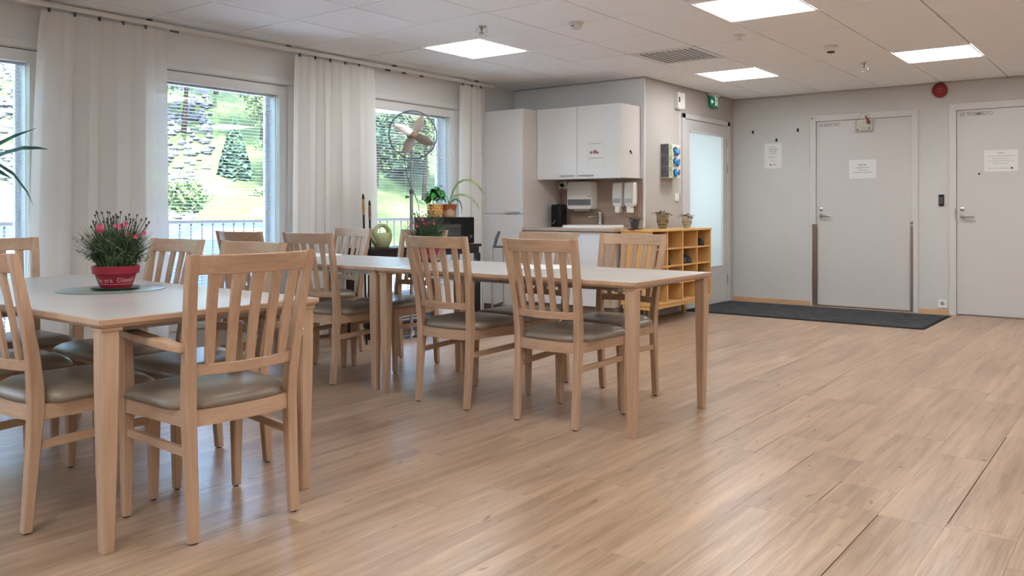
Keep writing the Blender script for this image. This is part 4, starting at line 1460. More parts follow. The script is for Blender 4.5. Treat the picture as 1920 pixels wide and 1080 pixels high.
def make_chair(arms=False):
    c = empty('armchair' if arms else 'dining_chair')
    # rear posts
    for s in (-1, 1):
        mb = MB()
        hy_ = 0.0175
        rings = []
        for z, x, y, d in zip(PZ, PX, PY, PDX):
            z0 = z if z > 0 else 0.006
            e = 0.004
            rings.append([(x - d / 2 + e, s * y - hy_, z0), (x + d / 2 - e, s * y - hy_, z0), (x + d / 2, s * y - hy_ + e, z0), (x + d / 2, s * y + hy_ - e, z0),
                          (x + d / 2 - e, s * y + hy_, z0), (x - d / 2 + e, s * y + hy_, z0), (x - d / 2, s * y + hy_ - e, z0), (x - d / 2, s * y - hy_ + e, z0)])
        mb.loft(rings)
        p_ = obj('rear_leg', mb, M_BEV, c)
        obj('foot_pad', MB().lathe([(0.010, 0), (0.010, 0.006)], (PX[0], s * PY[0], 0), 10), M_PAD, p_)
    # top rail
    obj('top_rail', bar_y(0.8845, 0.062, 0.021, 0.040, 0.0), M_BEH, c, bevel=0.002, seg=1)
    obj('lower_rail', bar_y(0.545, 0.036, 0.020, 0.036), M_BEH, c, bevel=0.002, seg=1)
    # slats
    for q in range(5):
        u = (q - 2) / 2.72
        mb = MB()
        rings = []
        for z in (0.556, 0.63, 0.70, 0.78, 0.860):
            hw = interp(z, PY) - 0.012
            y = hw * u
            k_ = (z - 0.556) / 0.304
            sag = 0.036 + 0.004 * k_
            x = interp(z, PX) - sag * (1 - u * u)
            w = 0.0145 + 0.0025 * k_
            rings.append([(x - 0.006, y - w, z), (x + 0.006, y - w, z), (x + 0.006, y + w, z), (x - 0.006, y + w, z)])
        mb.loft(rings)
        obj('back_slat', mb, M_BEV, c)
    # front legs
    fx, fy = 0.400, 0.203
    for s in (-1, 1):
        mb = MB()
        tops = [(0.0125, 0.006), (0.0135, 0.012), (0.019, 0.30), (0.0205, 0.415)]
        if arms:
            tops += [(0.019, 0.50), (0.016, 0.625)]
        mb.loft([[(x + fx, y + s * fy, z) for x, y, z in ring4(h, z, 0.004)] for h, z in tops])
        p_ = obj('front_leg', mb, M_BEV, c)
        obj('foot_pad', MB().lathe([(0.009, 0), (0.009, 0.006)], (fx, s * fy, 0), 10), M_PAD, p_)
    # seat frame
    z0, z1 = 0.364, 0.4165
    mb = bar_y((z0 + z1) / 2, z1 - z0, 0.022, 0.018)
    obj('seat_rail', mb, M_BEH, c, label='rear seat rail')
    for s in (-1, 1):
        mb = MB()
        rings = []
        for x, y in ((0.040, 0.184), (0.22, 0.199), (0.384, 0.204)):
            zb_ = z0 + 0.004 * (1 - abs(x - 0.22) / 0.2)
            rings.append([(x, s * y - 0.010, zb_), (x, s * y + 0.010, zb_), (x, s * y + 0.010, z1), (x, s * y - 0.010, z1)])
        mb.loft(rings)
        obj('seat_rail', mb, M_BEX, c)
        mb = MB()
        mb.loft([[(x, s * y - 0.0075, zc - 0.0135), (x, s * y + 0.0075, zc - 0.0135), (x, s * y + 0.0075, zc + 0.0135), (x, s * y - 0.0075, zc + 0.0135)] for x, y, zc in ((0.022, 0.183, 0.283), (0.390, 0.202, 0.295))])
        obj('stretcher', mb, M_BEX, c)
    mb = MB()
    rings = []
    for i in range(7):
        t = -1 + i / 3
        y = 0.186 * t
        x = fx + 0.016 * (1 - t * t)
        rings.append([(x - 0.010, y, z0), (x + 0.010, y, z0), (x + 0.010, y, z1), (x - 0.010, y, z1)])
    mb.loft(rings)
    obj('seat_rail', mb, M_BEH, c)
    # cushion
    n = 14
    vs, fs = [], []

    def cxy(u, v):
        x = 0.010 + (0.418 - 0.010) * (u + 1) / 2 + (0.010 * (1 - v * v) * (u + 1) / 2) - 0.016 * (1 - v * v) * (1 - u) / 2
        k_ = min(1.0, max(0.0, (x - 0.035) / 0.035))
        hw = 0.160 + (0.216 - 0.160) * k_ + 0.010 * max(0, (x - 0.07)) / 0.38
        r_ = max(abs(u), abs(v))
        if r_ > 0.8:
            cr_ = (min(abs(u), abs(v)) ** 8) * 0.012
        else:
            cr_ = 0
        return x - cr_ * (1 if u > 0 else -1), hw * v * (1 - cr_ * 2)
    for i in range(n + 1):
        for j in range(n + 1):
            u = sin(pi / 2 * (-1 + 2 * i / n))
            v = sin(pi / 2 * (-1 + 2 * j / n))
            x, y = cxy(u, v)
            z = 0.4175 + 0.046 * ((1 - abs(u) ** 7) * (1 - abs(v) ** 7)) ** 0.42 + 0.004 * (1 - u * u) * (1 - v * v)
            vs.append((x, y, z))
    for i in range(n):
        for j in range(n):
            a = i * (n + 1) + j
            fs.append((a, a + n + 1, a + n + 2, a + 1))
    bset = [i * (n + 1) for i in range(n + 1)] + [n * (n + 1) + j for j in range(1, n + 1)] + [i * (n + 1) + n for i in range(n - 1, -1, -1)] + [j for j in range(n - 1, 0, -1)]
    fs.append(tuple(bset))
    cu = obj('seat_cushion', MB().add(vs, fs), M_SEAT, c)
    for p_ in cu.data.polygons:
        p_.use_smooth = True
    if arms:
        for s in (-1, 1):
            mb = MB()
            path = [(-0.004, 0.2095, 0.622, 0.016), (0.03, 0.226, 0.628, 0.020), (0.10, 0.236, 0.636, 0.024), (0.24, 0.238, 0.644, 0.026), (0.36, 0.228, 0.648, 0.024), (0.415, 0.214, 0.648, 0.018), (0.427, 0.208, 0.648, 0.009)]
            mb.loft([[(x, s * (y - w), z - 0.013), (x, s * (y + w), z - 0.013), (x, s * (y + w), z + 0.010), (x, s * (y - w), z + 0.010)] for x, y, z, w in path])
            obj('armrest', mb, M_BEX, c, bevel=0.004, seg=2)
    return c


GR = 'light wood dining chairs with slatted backs'
CH = [  # x of rear feet, centre y, heading, label
    (3.232, 2.465, 0.0, 'slatted chair at the middle table, nearest the open floor, back to the viewer'),
    (3.232, 3.165, 0.0, 'slatted chair seen from behind with pink flowers above its back'),
    (3.225, 4.255, 1.0, 'slatted chair seen from behind at the far table, left of the joined table legs'),
    (3.180, 4.905, 4.0, 'chair whose back top shows below the middle window, at the far table'),
    (4.100, 2.525, 180.0, 'chair facing the viewer in front of the yellow shoe shelf'),
    (4.100, 3.150, 180.0, 'chair facing the viewer in front of the white sink cabinet'),
    (4.100, 4.255, 180.0, 'chair facing the viewer behind the far pot of pink flowers'),
    (4.110, 5.040, 177.0, 'pale-lit chair facing the viewer beside the green watering can'),
    (2.075, 3.235, 180.0, 'chair facing the viewer directly beyond the near armchair back'),
    (2.080, 3.865, 180.0, 'chair facing the viewer right of the red pot at the left table'),
    (1.165, 3.195, 0.0, 'chair cut by the left edge of the photo, nearest of those on the left'),
    (1.165, 3.850, 0.0, 'chair on the left side of the near table, mostly outside the photo'),
]
proto = make_chair()
for k, (x, y, a, L_) in enumerate(CH):
    o = proto if k == 0 else copy_tree(proto)
    o.location = (x, y, 0)
    o.rotation_euler = (0, 0, radians(a))
    tag(o, L_, 'chair', GR)
o = copy_tree(proto)
o.location = (1.635, 4.645, 0)
o.rotation_euler = (0, 0, radians(-90))
tag(o, 'chair at the far head of the left table in front of the leftmost window', 'chair', GR)
arm = make_chair(True)
arm.location = (1.612, 2.492, 0)
arm.rotation_euler = (0, 0, radians(88.0))
tag(arm, 'large armchair in the left foreground with its slatted back to the viewer', 'chair', GR)


# ------------------------------------------------------------------ table mats, pots of pinks
def round_mat(loc, r, m, label, h=0.004):
    o = obj('place_mat', MB().lathe([(r - 0.003, 0.0003), (r, 0.001), (r, h - 0.001), (r - 0.004, h), (0.002, h)], (0, 0, 0), 48), m, None, smooth=True, loc=loc)
    tag(o, label, 'mat', 'round table mats')
    return o


ZT = 0.7245
round_mat((1.690, 3.560, ZT), 0.20, M_GREENMAT, 'round grey-green mat under the red flower pot on the near table')
round_mat((3.815, 2.915, ZT), 0.19, M_WHITEMAT, 'round white mat on the middle table')
round_mat((3.80, 5.08, ZT), 0.24, M_WHITEMAT, 'round white mat on the far table')


def pinks(loc, seed, label, plabel, ptext, cam_ang, hs=1.0, nfl=11):
    g = random.Random(seed)
    sc_ = obj('saucer', MB().lathe([(0.05, 0.0), (0.085, 0.003), (0.092, 0.010), (0.088, 0.011), (0.07, 0.006), (0.002, 0.005)], (0, 0, 0), 32), M_DKGREEN, None, smooth=True, loc=loc)
    tag(sc_, plabel, 'saucer', 'saucers under the pots of pinks')
    z0 = 0.0115
    r = empty('potted_pinks', (loc[0], loc[1], loc[2] + z0 - 0.005))
    tag(r, label, 'potted plant', 'red pots of pinks on the tables')
    P_ = [(0.058, 0.0), (0.060, 0.004), (0.077, 0.058), (0.086, 0.060), (0.090, 0.090), (0.088, 0.092), (0.083, 0.092), (0.080, 0.078), (0.002, 0.078)]
    obj('pot', MB().lathe(P_, (0, 0, 0), 36), M_POTRED, r, smooth=True)
    obj('soil', MB().lathe([(0.080, 0.079), (0.06, 0.084), (0.002, 0.086)], (0, 0, 0), 24, cap=True), M_SOIL, r)
    # lettering wrapped round the pot
    if ptext:
        me = text_mesh(ptext, 0.027, 0.0003, 'CENTER')
        me.materials.clear()
        me.materials.append(mat('pink_white_print', (0.62, 0.33, 0.35), 0.5))
        for v in me.vertices:
            zz = 0.026 + v.co.y
            rr = 0.060 + (0.077 - 0.060) * (zz - 0.004) / 0.054 + 0.0006 + v.co.z
            a = cam_ang + v.co.x / 0.070
            v.co = (rr * cos(a), rr * sin(a), zz)
        to = bpy.data.objects.new('lettering', me)
        COL.objects.link(to)
        to.parent = r
        obj('printed_line', MB().lathe([(0.0652, 0.0165), (0.0659, 0.0188)], (0, 0, 0), 36, cap=False), MATS['pink_white_print'], r)
    mb = MB()
    for q in range(620):
        a = g.uniform(0, 2 * pi)
        rr = 0.062 * math.sqrt(g.random())
        spread = g.uniform(0.0, 1.0)
        hh = g.uniform(0.07, 0.215) * (1.10 - 0.42 * spread) * hs
        out_ = spread * 0.105 + rr * 0.5
        base = Vector((rr * cos(a), rr * sin(a), 0.080))
        b2 = a + g.uniform(-0.4, 0.4)
        st = 0.35
        mid = base + Vector((out_ * 0.30 * cos(b2), out_ * 0.30 * sin(b2), hh * 0.55))
        tip = base + Vector((out_ * cos(b2), out_ * sin(b2), hh))
        # a short leaf blade near the tip plus stem
        w = g.uniform(0.0020, 0.0040)
        sx, sy = -sin(b2 + g.uniform(-1, 1)) * w, cos(b2 + g.uniform(-1, 1)) * w
        mb.add([(base.x - sx * .5, base.y - sy * .5, base.z), (base.x + sx * .5, base.y + sy * .5, base.z), (mid.x + sx, mid.y + sy, mid.z), (mid.x - sx, mid.y - sy, mid.z), tuple(tip)], [(0, 1, 2, 3), (3, 2, 4)])
        for e in range(2):
            lb = base.lerp(tip, g.uniform(0.25, 0.85))
            la = g.uniform(0, 2 * pi)
            LL = g.uniform(0.018, 0.036)
            tp = lb + Vector((cos(la) * LL, sin(la) * LL, g.uniform(0.004, 0.022)))
            mb.add([(lb.x - sx, lb.y - sy, lb.z), (lb.x + sx, lb.y + sy, lb.z), tuple(tp)], [(0, 1, 2)])
    obj('foliage', mb, M_LEAFD, r)
    # budded stems
    mb = MB()
    for q in range(42):
        a = g.uniform(0, 2 * pi)
        o_2 = g.uniform(0.02, 0.125)
        hh = g.uniform(0.150, 0.208) * (1.0 - 1.4 * max(0, o_2 - 0.07)) * hs + 0.02
        b0 = (0.3 * o_2 * cos(a), 0.3 * o_2 * sin(a), 0.09)
        m0 = (0.55 * o_2 * cos(a), 0.55 * o_2 * sin(a), 0.09 + hh * 0.5)
        e0 = (o_2 * cos(a), o_2 * sin(a), 0.08 + hh)
        e1 = (e0[0] * 1.03, e0[1] * 1.03, e0[2] + 0.012)
        mb.tube([b0, m0, e0], [0.001, 0.001, 0.0012], 4)
        mb.tube([e0, ((e0[0] + e1[0]) / 2, (e0[1] + e1[1]) / 2, e0[2] + 0.007), e1], [0.0016, 0.0045, 0.0012], 5)
    obj('bud_stem', mb, mat('dark_bud', (0.035, 0.04, 0.035), 0.5), r)
    for q in range(nfl):
        a = cam_ang + g.uniform(-1.6, 1.6)
        o_2 = g.uniform(0.015, 0.105)
        zz = 0.08 + g.uniform(0.13, 0.185) * hs - 0.25 * max(0, o_2 - 0.06)
        fm = MB()
        c0 = Vector((o_2 * cos(a), o_2 * sin(a), zz))
        nrm = Vector((cos(cam_ang) + 0.5 * cos(a) + g.uniform(-.3, .3), sin(cam_ang) + 0.5 * sin(a) + g.uniform(-.3, .3), 0.7)).normalized()
        t1_ = nrm.cross(Vector((0, 0, 1))).normalized()
        t2_ = nrm.cross(t1_)
        vs, fs = [tuple(c0)], []
        rad = 0.0115
        for i in range(15):
            aa = 2 * pi * i / 15
            rr = rad * (1.0 if i % 3 else 0.55)
            vs.append(tuple(c0 + (t1_ * cos(aa) + t2_ * sin(aa)) * rr + nrm * 0.004))
        for i in range(15):
            fs.append((0, i + 1, (i + 1) % 15 + 1))
        fm.add(vs, fs)
        fl_ = obj('flower', fm, M_PINK, r)
    return r


a1 = math.atan2(-3.534, -1.694)
pinks((1.692, 3.535, ZT + 0.004), 21, 'pink-flowered plant in a red pot on the green mat of the near table', 'dark green saucer under the near red pot', 'ha yra  Dianth', a1)
a2 = math.atan2(-3.82, -3.78)
pinks((3.785, 3.85, ZT), 22, 'pink-flowered plant in a red pot behind the slatted middle chair', 'dark green saucer under the far red pot', 'ha yra  Dianth', a2, 1.05, 9)

# ------------------------------------------------------------------ desk by the window and what stands on it
dk = empty('side_desk', (4.50, 5.205, 0))
tag(dk, 'low black-brown desk under the fan window', 'desk')
obj('desktop', MB().box(0, 1.33, 0, 0.33, 0.715, 0.740), M_DESK, dk, bevel=0.002)
obj('drawer_front', MB().box(0.02, 1.30, 0.006, 0.022, 0.655, 0.714), M_DESK, dk, bevel=0.001)
obj('side_rail', MB().box(0.02, 0.036, 0.03, 0.32, 0.655, 0.714), M_DESK, dk)
obj('side_rail', MB().box(1.284, 1.30, 0.03, 0.32, 0.655, 0.714), M_DESK, dk)
for lx in (0.005, 1.275):
    for ly in (0.008, 0.275):
        obj('leg', MB().box(lx, lx + 0.05, ly, ly + 0.045, 0, 0.655), M_DESK, dk, bevel=0.002)

mwv = empty('microwave_oven', (5.275, 5.24, 0.7405))
tag(mwv, 'black microwave oven on the desk under the two potted plants', 'microwave')
obj('case', MB().box(0, 0.495, 0.012, 0.285, 0.006, 0.250), M_BLACK, mwv, bevel=0.004)
obj('oven_door', MB().box(0.004, 0.375, 0.0, 0.0115, 0.010, 0.246), M_RUBBER, mwv, bevel=0.002)
obj('door_window', MB().box(0.05, 0.31, -0.0015, 0.0, 0.045, 0.185), mat('dark_reflective_glass', (0.03, 0.034, 0.038), 0.08, spec=0.9), mwv)
obj('control_panel', MB().box(0.379, 0.491, 0.0, 0.0115, 0.010, 0.246), M_RUBBER, mwv, bevel=0.002)
obj('dial', MB().lathe([(0.018, 0), (0.016, 0.014)], (0, 0, 0), 16).xf(Matrix.Translation((0.435, 0.0, 0.07)) @ Matrix.Rotation(pi / 2, 4, 'X')), M_DGREY, mwv)
for lx in (0.03, 0.45):
    obj('foot', MB().box(lx, lx + 0.02, 0.03, 0.25, 0.0, 0.006), M_RUBBER, mwv)

# watering can
wcn = empty('watering_can', (4.745, 5.36, 0.7405))
tag(wcn, 'pale green plastic watering can on the left end of the desk', 'watering can')
wcn.rotation_euler = (0, 0, radians(8))
mb = MB()
secs = [(0.0005, 0.070, 0.045, 0.0), (0.01, 0.076, 0.052, 0.0), (0.06, 0.104, 0.066, 0.0), (0.100, 0.116, 0.062, 0.0), (0.125, 0.114, 0.048, -0.002)]
mb.loft([[(cxx + hx_ * cos(t), hy_ * sin(t), z) for t in [2 * pi * q / 24 for q in range(24)]] for z, hx_, hy_, cxx in secs])
obj('can_body', mb, M_CAN, wcn, smooth=True)
hp = []
for q in range(13):
    t = pi * q / 12
    hp.append((0.094 * cos(t) * (1.0), 0, 0.112 + 0.075 * sin(t)))
obj('can_handle', MB().tube(hp, [0.024 - 0.008 * sin(pi * q / 12) for q in range(13)], 10), M_CAN, wcn, smooth=True)
obj('spout', MB().tube([(-0.085, 0, 0.045), (-0.125, 0, 0.08), (-0.150, 0, 0.125), (-0.158, 0, 0.150)], [0.022, 0.016, 0.012, 0.013], 10), M_CAN, wcn, smooth=True)

# pots on the microwave
bp = empty('potted_plant', (5.40, 5.385, 0.9905))
tag(bp, 'bushy bright green plant in a woven yellow basket on the microwave', 'potted plant')
mb = MB()
M_BASK = mat('woven_straw', (0.60, 0.34, 0.10), 0.6, amt=0.25, scale=(50, 50, 50))
mb.lathe([(0.066, 0.001), (0.070, 0.12), (0.062, 0.12), (0.060, 0.10), (0.002, 0.10)], (0, 0, 0), 24)
obj('basket', mb, M_BASK, bp)
mb = MB()
for rz_ in range(5):
    for q in range(14):
        a = 2 * pi * (q + 0.5 * (rz_ % 2)) / 14
        cx_, cy_, cz_ = 0.070 * cos(a), 0.070 * sin(a), 0.014 + rz_ * 0.0235
        mb.add([(cx_ + sx_ * 0.012 * (-sin(a)) + ox * cos(a) * 0.009, cy_ + sx_ * 0.012 * cos(a) + ox * sin(a) * 0.009, cz_ + sz_ * 0.009) for sx_, sz_, ox in ((-1, 0, 0), (0, -1, 0), (1, 0, 0), (0, 1, 0), (0, 0, 1))], [(0, 1, 4), (1, 2, 4), (2, 3, 4), (3, 0, 4)])
obj('weave', mb, M_BASK, bp, kind='stuff')
obj('soil', MB().lathe([(0.060, 0.1005), (0.03, 0.108), (0.002, 0.109)], (0, 0, 0), 16), M_SOIL, bp)
g = random.Random(5)
stm = MB()
lfm = MB()
for q in range(5):
    a = g.uniform(0, 6.3)
    top = Vector((0.06 * cos(a) + 0.012, 0.04 * sin(a), 0.20 + g.uniform(0, 0.07)))
    stm.tube([(0.01 * cos(a), 0.01 * sin(a), 0.10), (0.03 * cos(a + .5), 0.03 * sin(a + .5), 0.16), tuple(top)], 0.0032, 6)
    for e in range(17):
        b = g.uniform(0, 6.3)
        leaf(lfm, (top.x + g.uniform(-.02, .02), top.y + g.uniform(-.02, .02), top.z + g.uniform(-0.05, 0.03)), b, g.uniform(0.05, 0.095), 0.040, g.uniform(-0.01, 0.05), g.uniform(0.03, 0.08), 4)
obj('stem', stm, M_WOODST, bp)
obj('foliage', lfm, M_LEAF, bp)

lp = empty('potted_plant', (5.545, 5.355, 0.9905))
tag(lp, 'plant with long arching strap leaves in a tan and brown pot on the microwave', 'potted plant')
M_TAN = mat('sand_stoneware', (0.52, 0.37, 0.25), 0.6, amt=0.06)
M_TERR = mat('brown_drip_glaze', (0.26, 0.075, 0.035), 0.3, amt=0.15)
obj('pot', MB().lathe([(0.060, 0.001), (0.066, 0.01), (0.075, 0.118), (0.070, 0.121), (0.066, 0.118), (0.064, 0.10), (0.002, 0.10)], (0, 0, 0), 28), M_TAN, lp, smooth=True)
rg_ = []
for zz in range(2):
    rg_.append([((0.0712 if zz == 0 else 0.0762) * cos(t) * 1.0, (0.0712 if zz == 0 else 0.0762) * sin(t), (0.066 + 0.010 * sin(5 * t)) if zz == 0 else 0.119) for t in [2 * pi * q / 40 for q in range(40)]])
obj('glaze_band', MB().loft(rg_, cap=False), M_TERR, lp, smooth=True)
lm = MB()
cr_, sr_ = cos(YAW - pi / 2), sin(YAW - pi / 2)      # direction to the picture's right, on the ground


def strap(mb, base, dirs, w):
    """leaf through points (along, up) in a vertical plane with heading a"""
    a, pts = dirs
    vs, fs = [], []
    n_ = len(pts)
    ex_, ey_ = cos(a), sin(a)
    nx_, ny_ = -ey_, ex_
    for i, (d, z) in enumerate(pts):
        ww = w * sin(pi * (0.12 + 0.86 * i / (n_ - 1))) ** 0.7
        if i == n_ - 1:
            ww = 0.001
        c_ = (base[0] + ex_ * d, base[1] + ey_ * d, base[2] + z)
        p0_, p1_ = pts[max(0, i - 1)], pts[min(n_ - 1, i + 1)]
        tl_ = math.hypot(p1_[0] - p0_[0], p1_[1] - p0_[1]) + 1e-6
        ud, uz = -(p1_[1] - p0_[1]) / tl_, (p1_[0] - p0_[0]) / tl_
        q1, q2 = 0.62 * ww / 2, 0.85 * ww / 2
        wx_, wy_, wz_ = nx_ * q1 + ex_ * ud * q2, ny_ * q1 + ey_ * ud * q2, uz * q2
        vs += [(c_[0] - wx_, c_[1] - wy_, c_[2] - wz_ + ww * 0.12), c_, (c_[0] + wx_, c_[1] + wy_, c_[2] + wz_ + ww * 0.12)]
    for i in range(n_ - 1):
        k0 = i * 3
        fs += [(k0, k0 + 1, k0 + 4, k0 + 3), (k0 + 1, k0 + 2, k0 + 5, k0 + 4)]
    mb.add(vs, fs)


aR = YAW - pi / 2
strap(lm, (0, 0, 0.10), (aR + 0.1, [(0.0, 0), (0.02, 0.08), (0.05, 0.16), (0.09, 0.215), (0.14, 0.24), (0.20, 0.24), (0.26, 0.20), (0.30, 0.15), (0.325, 0.11)]), 0.028)
strap(lm, (0, 0, 0.10), (aR - 0.2, [(0.0, 0), (0.02, 0.05), (0.05, 0.09), (0.10, 0.105), (0.16, 0.10), (0.22, 0.07), (0.27, 0.02), (0.30, -0.04)]), 0.028)
obj('strap_leaf', lm, M_LEAFL, lp)
lm = MB()
strap(lm, (0, 0, 0.10), (aR + 0.5, [(0.0, 0), (0.03, 0.05), (0.07, 0.07), (0.11, 0.04), (0.13, -0.02), (0.12, -0.08)]), 0.024)
strap(lm, (0, 0, 0.10), (aR + 2.0, [(0.0, 0), (0.01, 0.04), (0.03, 0.07), (0.05, 0.06)]), 0.024)
obj('strap_leaf', lm, M_LEAFB, lp)

# pedestal fan
fx_, fy_ = 4.80, 5.06
fn = empty('pedestal_fan', (fx_, fy_, 0), 0)
tag(fn, 'chrome pedestal fan with four blades in front of the window', 'fan')
obj('fan_base', MB().lathe([(0.135, 0), (0.135, 0.01), (0.115, 0.022), (0.03, 0.03), (0.025, 0.06)], (0, 0, 0), 32), M_CHROME, fn, smooth=True)
obj('lower_pole', MB().lathe([(0.0145, 0.03), (0.0145, 1.20)], (0, 0, 0), 14), mat('grey_tube', (0.30, 0.32, 0.34), 0.35, 0.3), fn, smooth=True)
obj('clamp_collar', MB().lathe([(0.019, 1.19), (0.019, 1.225)], (0, 0, 0), 14), M_DGREY, fn, smooth=True)
obj('clamp_knob', MB().tube([(-0.015, 0.01, 1.165), (-0.040, 0.030, 1.165)], [0.006, 0.013], 10), M_DGREY, fn)
obj('upper_pole', MB().lathe([(0.010, 1.20), (0.010, 1.60)], (0, 0, 0), 12), MATS['grey_tube'], fn, smooth=True)
FZ = 1.675
yawf = math.atan2(-fy_, -fx_) + 0.22       # faces the room / camera side
HM = Matrix.Translation((0, 0, FZ)) @ Matrix.Rotation(yawf, 4, 'Z') @ Matrix.Rotation(pi / 2, 4, 'Y') @ Matrix.Translation((0, 0, 0.06))   # local +z -> facing dir
mh = MB().lathe([(0.02, -0.13), (0.045, -0.12), (0.05, -0.03), (0.03, -0.01), (0.012, 0.0), (0.012, 0.02)], (0, 0, 0), 20).xf(HM)
obj('motor_housing', mh, M_CHROME, fn, smooth=True)
M_BLADE = mat('champagne_metal', (0.30, 0.26, 0.23), 0.35, 0.2, amt=0.05)
obj('hub', MB().lathe([(0.030, 0.015), (0.030, 0.035), (0.024, 0.045), (0.002, 0.048)], (0, 0, 0), 18).xf(HM), mat('brass_hub', (0.30, 0.22, 0.15), 0.35, 0.3), fn, smooth=True)
for q in range(4):
    a0 = radians(60 + 90 * q)
    vs, fs = [], []
    nr, nc = 7, 5
    for layer in (0, 1):
        for i in range(nr):
            t = i / (nr - 1)
            rr = 0.026 + 0.152 * t
            wdt = 0.011 + 0.027 * sin(pi * min(1, 0.15 + 0.8 * t)) ** 0.8
            for j in range(nc):
                s = -1 + 2 * j / (nc - 1)
                xx = rr - 0.012 * s * s * t
                yy = wdt * s + 0.012 * t
                zz = 0.024 + s * 0.013 * (1 - 0.3 * t) + 0.004 * (1 - s * s) - layer * 0.0016
                vs.append((xx * cos(a0) - yy * sin(a0), xx * sin(a0) + yy * cos(a0), zz))
    off = nr * nc
    for i in range(nr - 1):
        for j in range(nc - 1):
            k0 = i * nc + j
            fs.append((k0, k0 + 1, k0 + nc + 1, k0 + nc))
            fs.append((off + k0, off + k0 + nc, off + k0 + nc + 1, off + k0 + 1))
    for i in range(nr - 1):
        for j in (0, nc - 1):
            k0 = i * nc + j
            fs.append((k0, k0 + nc, off + k0 + nc, off + k0))
    for j in range(nc - 1):
        for i in (0, nr - 1):
            k0 = i * nc + j
            fs.append((k0, k0 + 1, off + k0 + 1, off + k0))
    bo = obj('blade', MB().add(vs, fs).xf(HM), M_BLADE, fn, smooth=True)
ringp = [(0.197 * cos(2 * pi * q / 56), 0.197 * sin(2 * pi * q / 56), 0.0) for q in range(56)]
obj('guard_ring', MB().tube(ringp, 0.0052, 6, close=True).xf(HM), mat('dark_steel', (0.10, 0.12, 0.15), 0.4, 0.5), fn, smooth=True)
gw = MB()
for q in range(36):
    a = 2 * pi * q / 36
    gw.tube([(0.028 * cos(a), 0.028 * sin(a), 0.062), (0.12 * cos(a), 0.12 * sin(a), 0.056), (0.18 * cos(a), 0.18 * sin(a), 0.030), (0.197 * cos(a), 0.197 * sin(a), 0.0)], 0.00042, 3)
    gw.tube([(0.05 * cos(a), 0.05 * sin(a), -0.06), (0.12 * cos(a), 0.12 * sin(a), -0.055), (0.18 * cos(a), 0.18 * sin(a), -0.030), (0.197 * cos(a), 0.197 * sin(a), 0.0)], 0.00042, 3)
obj('guard_wire', gw.xf(HM), M_CHROME, fn, kind='stuff')
obj('control_box', MB().box(-0.02, 0.02, -0.02, 0.02, 1.585, 1.625), M_DGREY, fn, bevel=0.004)
obj('power_cord', MB().tube([(-0.02, 0.03, 1.60), (-0.05, 0.03, 1.50), (-0.045, 0.02, 1.38), (-0.01, 0.0, 1.25), (0.03, -0.01, 1.18), (0.06, -0.02, 1.10), (0.075, -0.02, 1.0), (0.11, -0.03, 0.90), (0.15, -0.02, 0.80), (0.12, 0.0, 0.5), (0.10, 0.0, 0.05)], 0.003, 6), M_DGREY, fn, smooth=True)

# walking frame by the tall cabinet
wf = empty('walker', (6.12, 5.25, 0), radians(-55))
tag(wf, 'folded chrome walker with grey grips beside the tall cabinet', 'walker')
for sx_, sy_ in ((-0.055, 0), (0.055, 0.0)):
    obj('frame_tube', MB().tube([(sx_, sy_, 0.02), (sx_, sy_, 0.45), (sx_ * 0.9, sy_, 0.70)], 0.0105, 10), M_CHROME, wf, smooth=True)
obj('cross_tube', MB().tube([(-0.05, 0, 0.70), (0.05, 0, 0.70)], 0.011, 8), M_DGREY, wf, smooth=True)
obj('cross_tube', MB().tube([(-0.055, 0, 0.12), (0.055, 0, 0.16)], 0.009, 8), M_DGREY, wf, smooth=True)
obj('hand_grip', MB().tube([(-0.035, 0, 0.70), (-0.015, -0.01, 0.78), (0.015, -0.02, 0.85)], [0.014, 0.017, 0.015], 10), mat('mid_grey_rubber', (0.10, 0.11, 0.12), 0.5), wf, smooth=True)
for sx_ in (-0.055, 0.055):
    obj('rubber_foot', MB().lathe([(0.018, 0), (0.016, 0.03)], (sx_, 0, 0), 12), M_RUBBER, wf)

# two long sticks leaning by the second curtain
for q, (bx_, tx_, zt_, L_) in enumerate(((4.335, 4.350, 1.185, 'taller dark cane with a light wooden grip leaning by the curtain'), (4.385, 4.415, 1.135, 'shorter dark cane with a brown grip leaning by the curtain'))):
    st_ = empty('walking_cane', (bx_, 5.07, 0))
    tag(st_, L_, 'cane', 'canes leaning by the curtain')
    dx_ = tx_ - bx_
    P3 = lambda t: (dx_ * t, 0.06 * t, zt_ * t)
    obj('shaft', MB().tube([P3(0.0), P3(0.86)], [0.007, 0.008], 8), M_BLACK, st_, smooth=True)
    obj('grip', MB().tube([P3(0.86), P3(0.90), P3(0.965)], [0.009, 0.012, 0.010], 8), mat('honey_wood', (0.42, 0.23, 0.09), 0.5) if q == 0 else mat('red_brown_wood', (0.22, 0.10, 0.07), 0.5), st_, smooth=True)
    obj('cap', MB().tube([P3(0.965), P3(0.985), P3(1.0)], [0.011, 0.009, 0.003], 8), M_BLACK, st_, smooth=True)

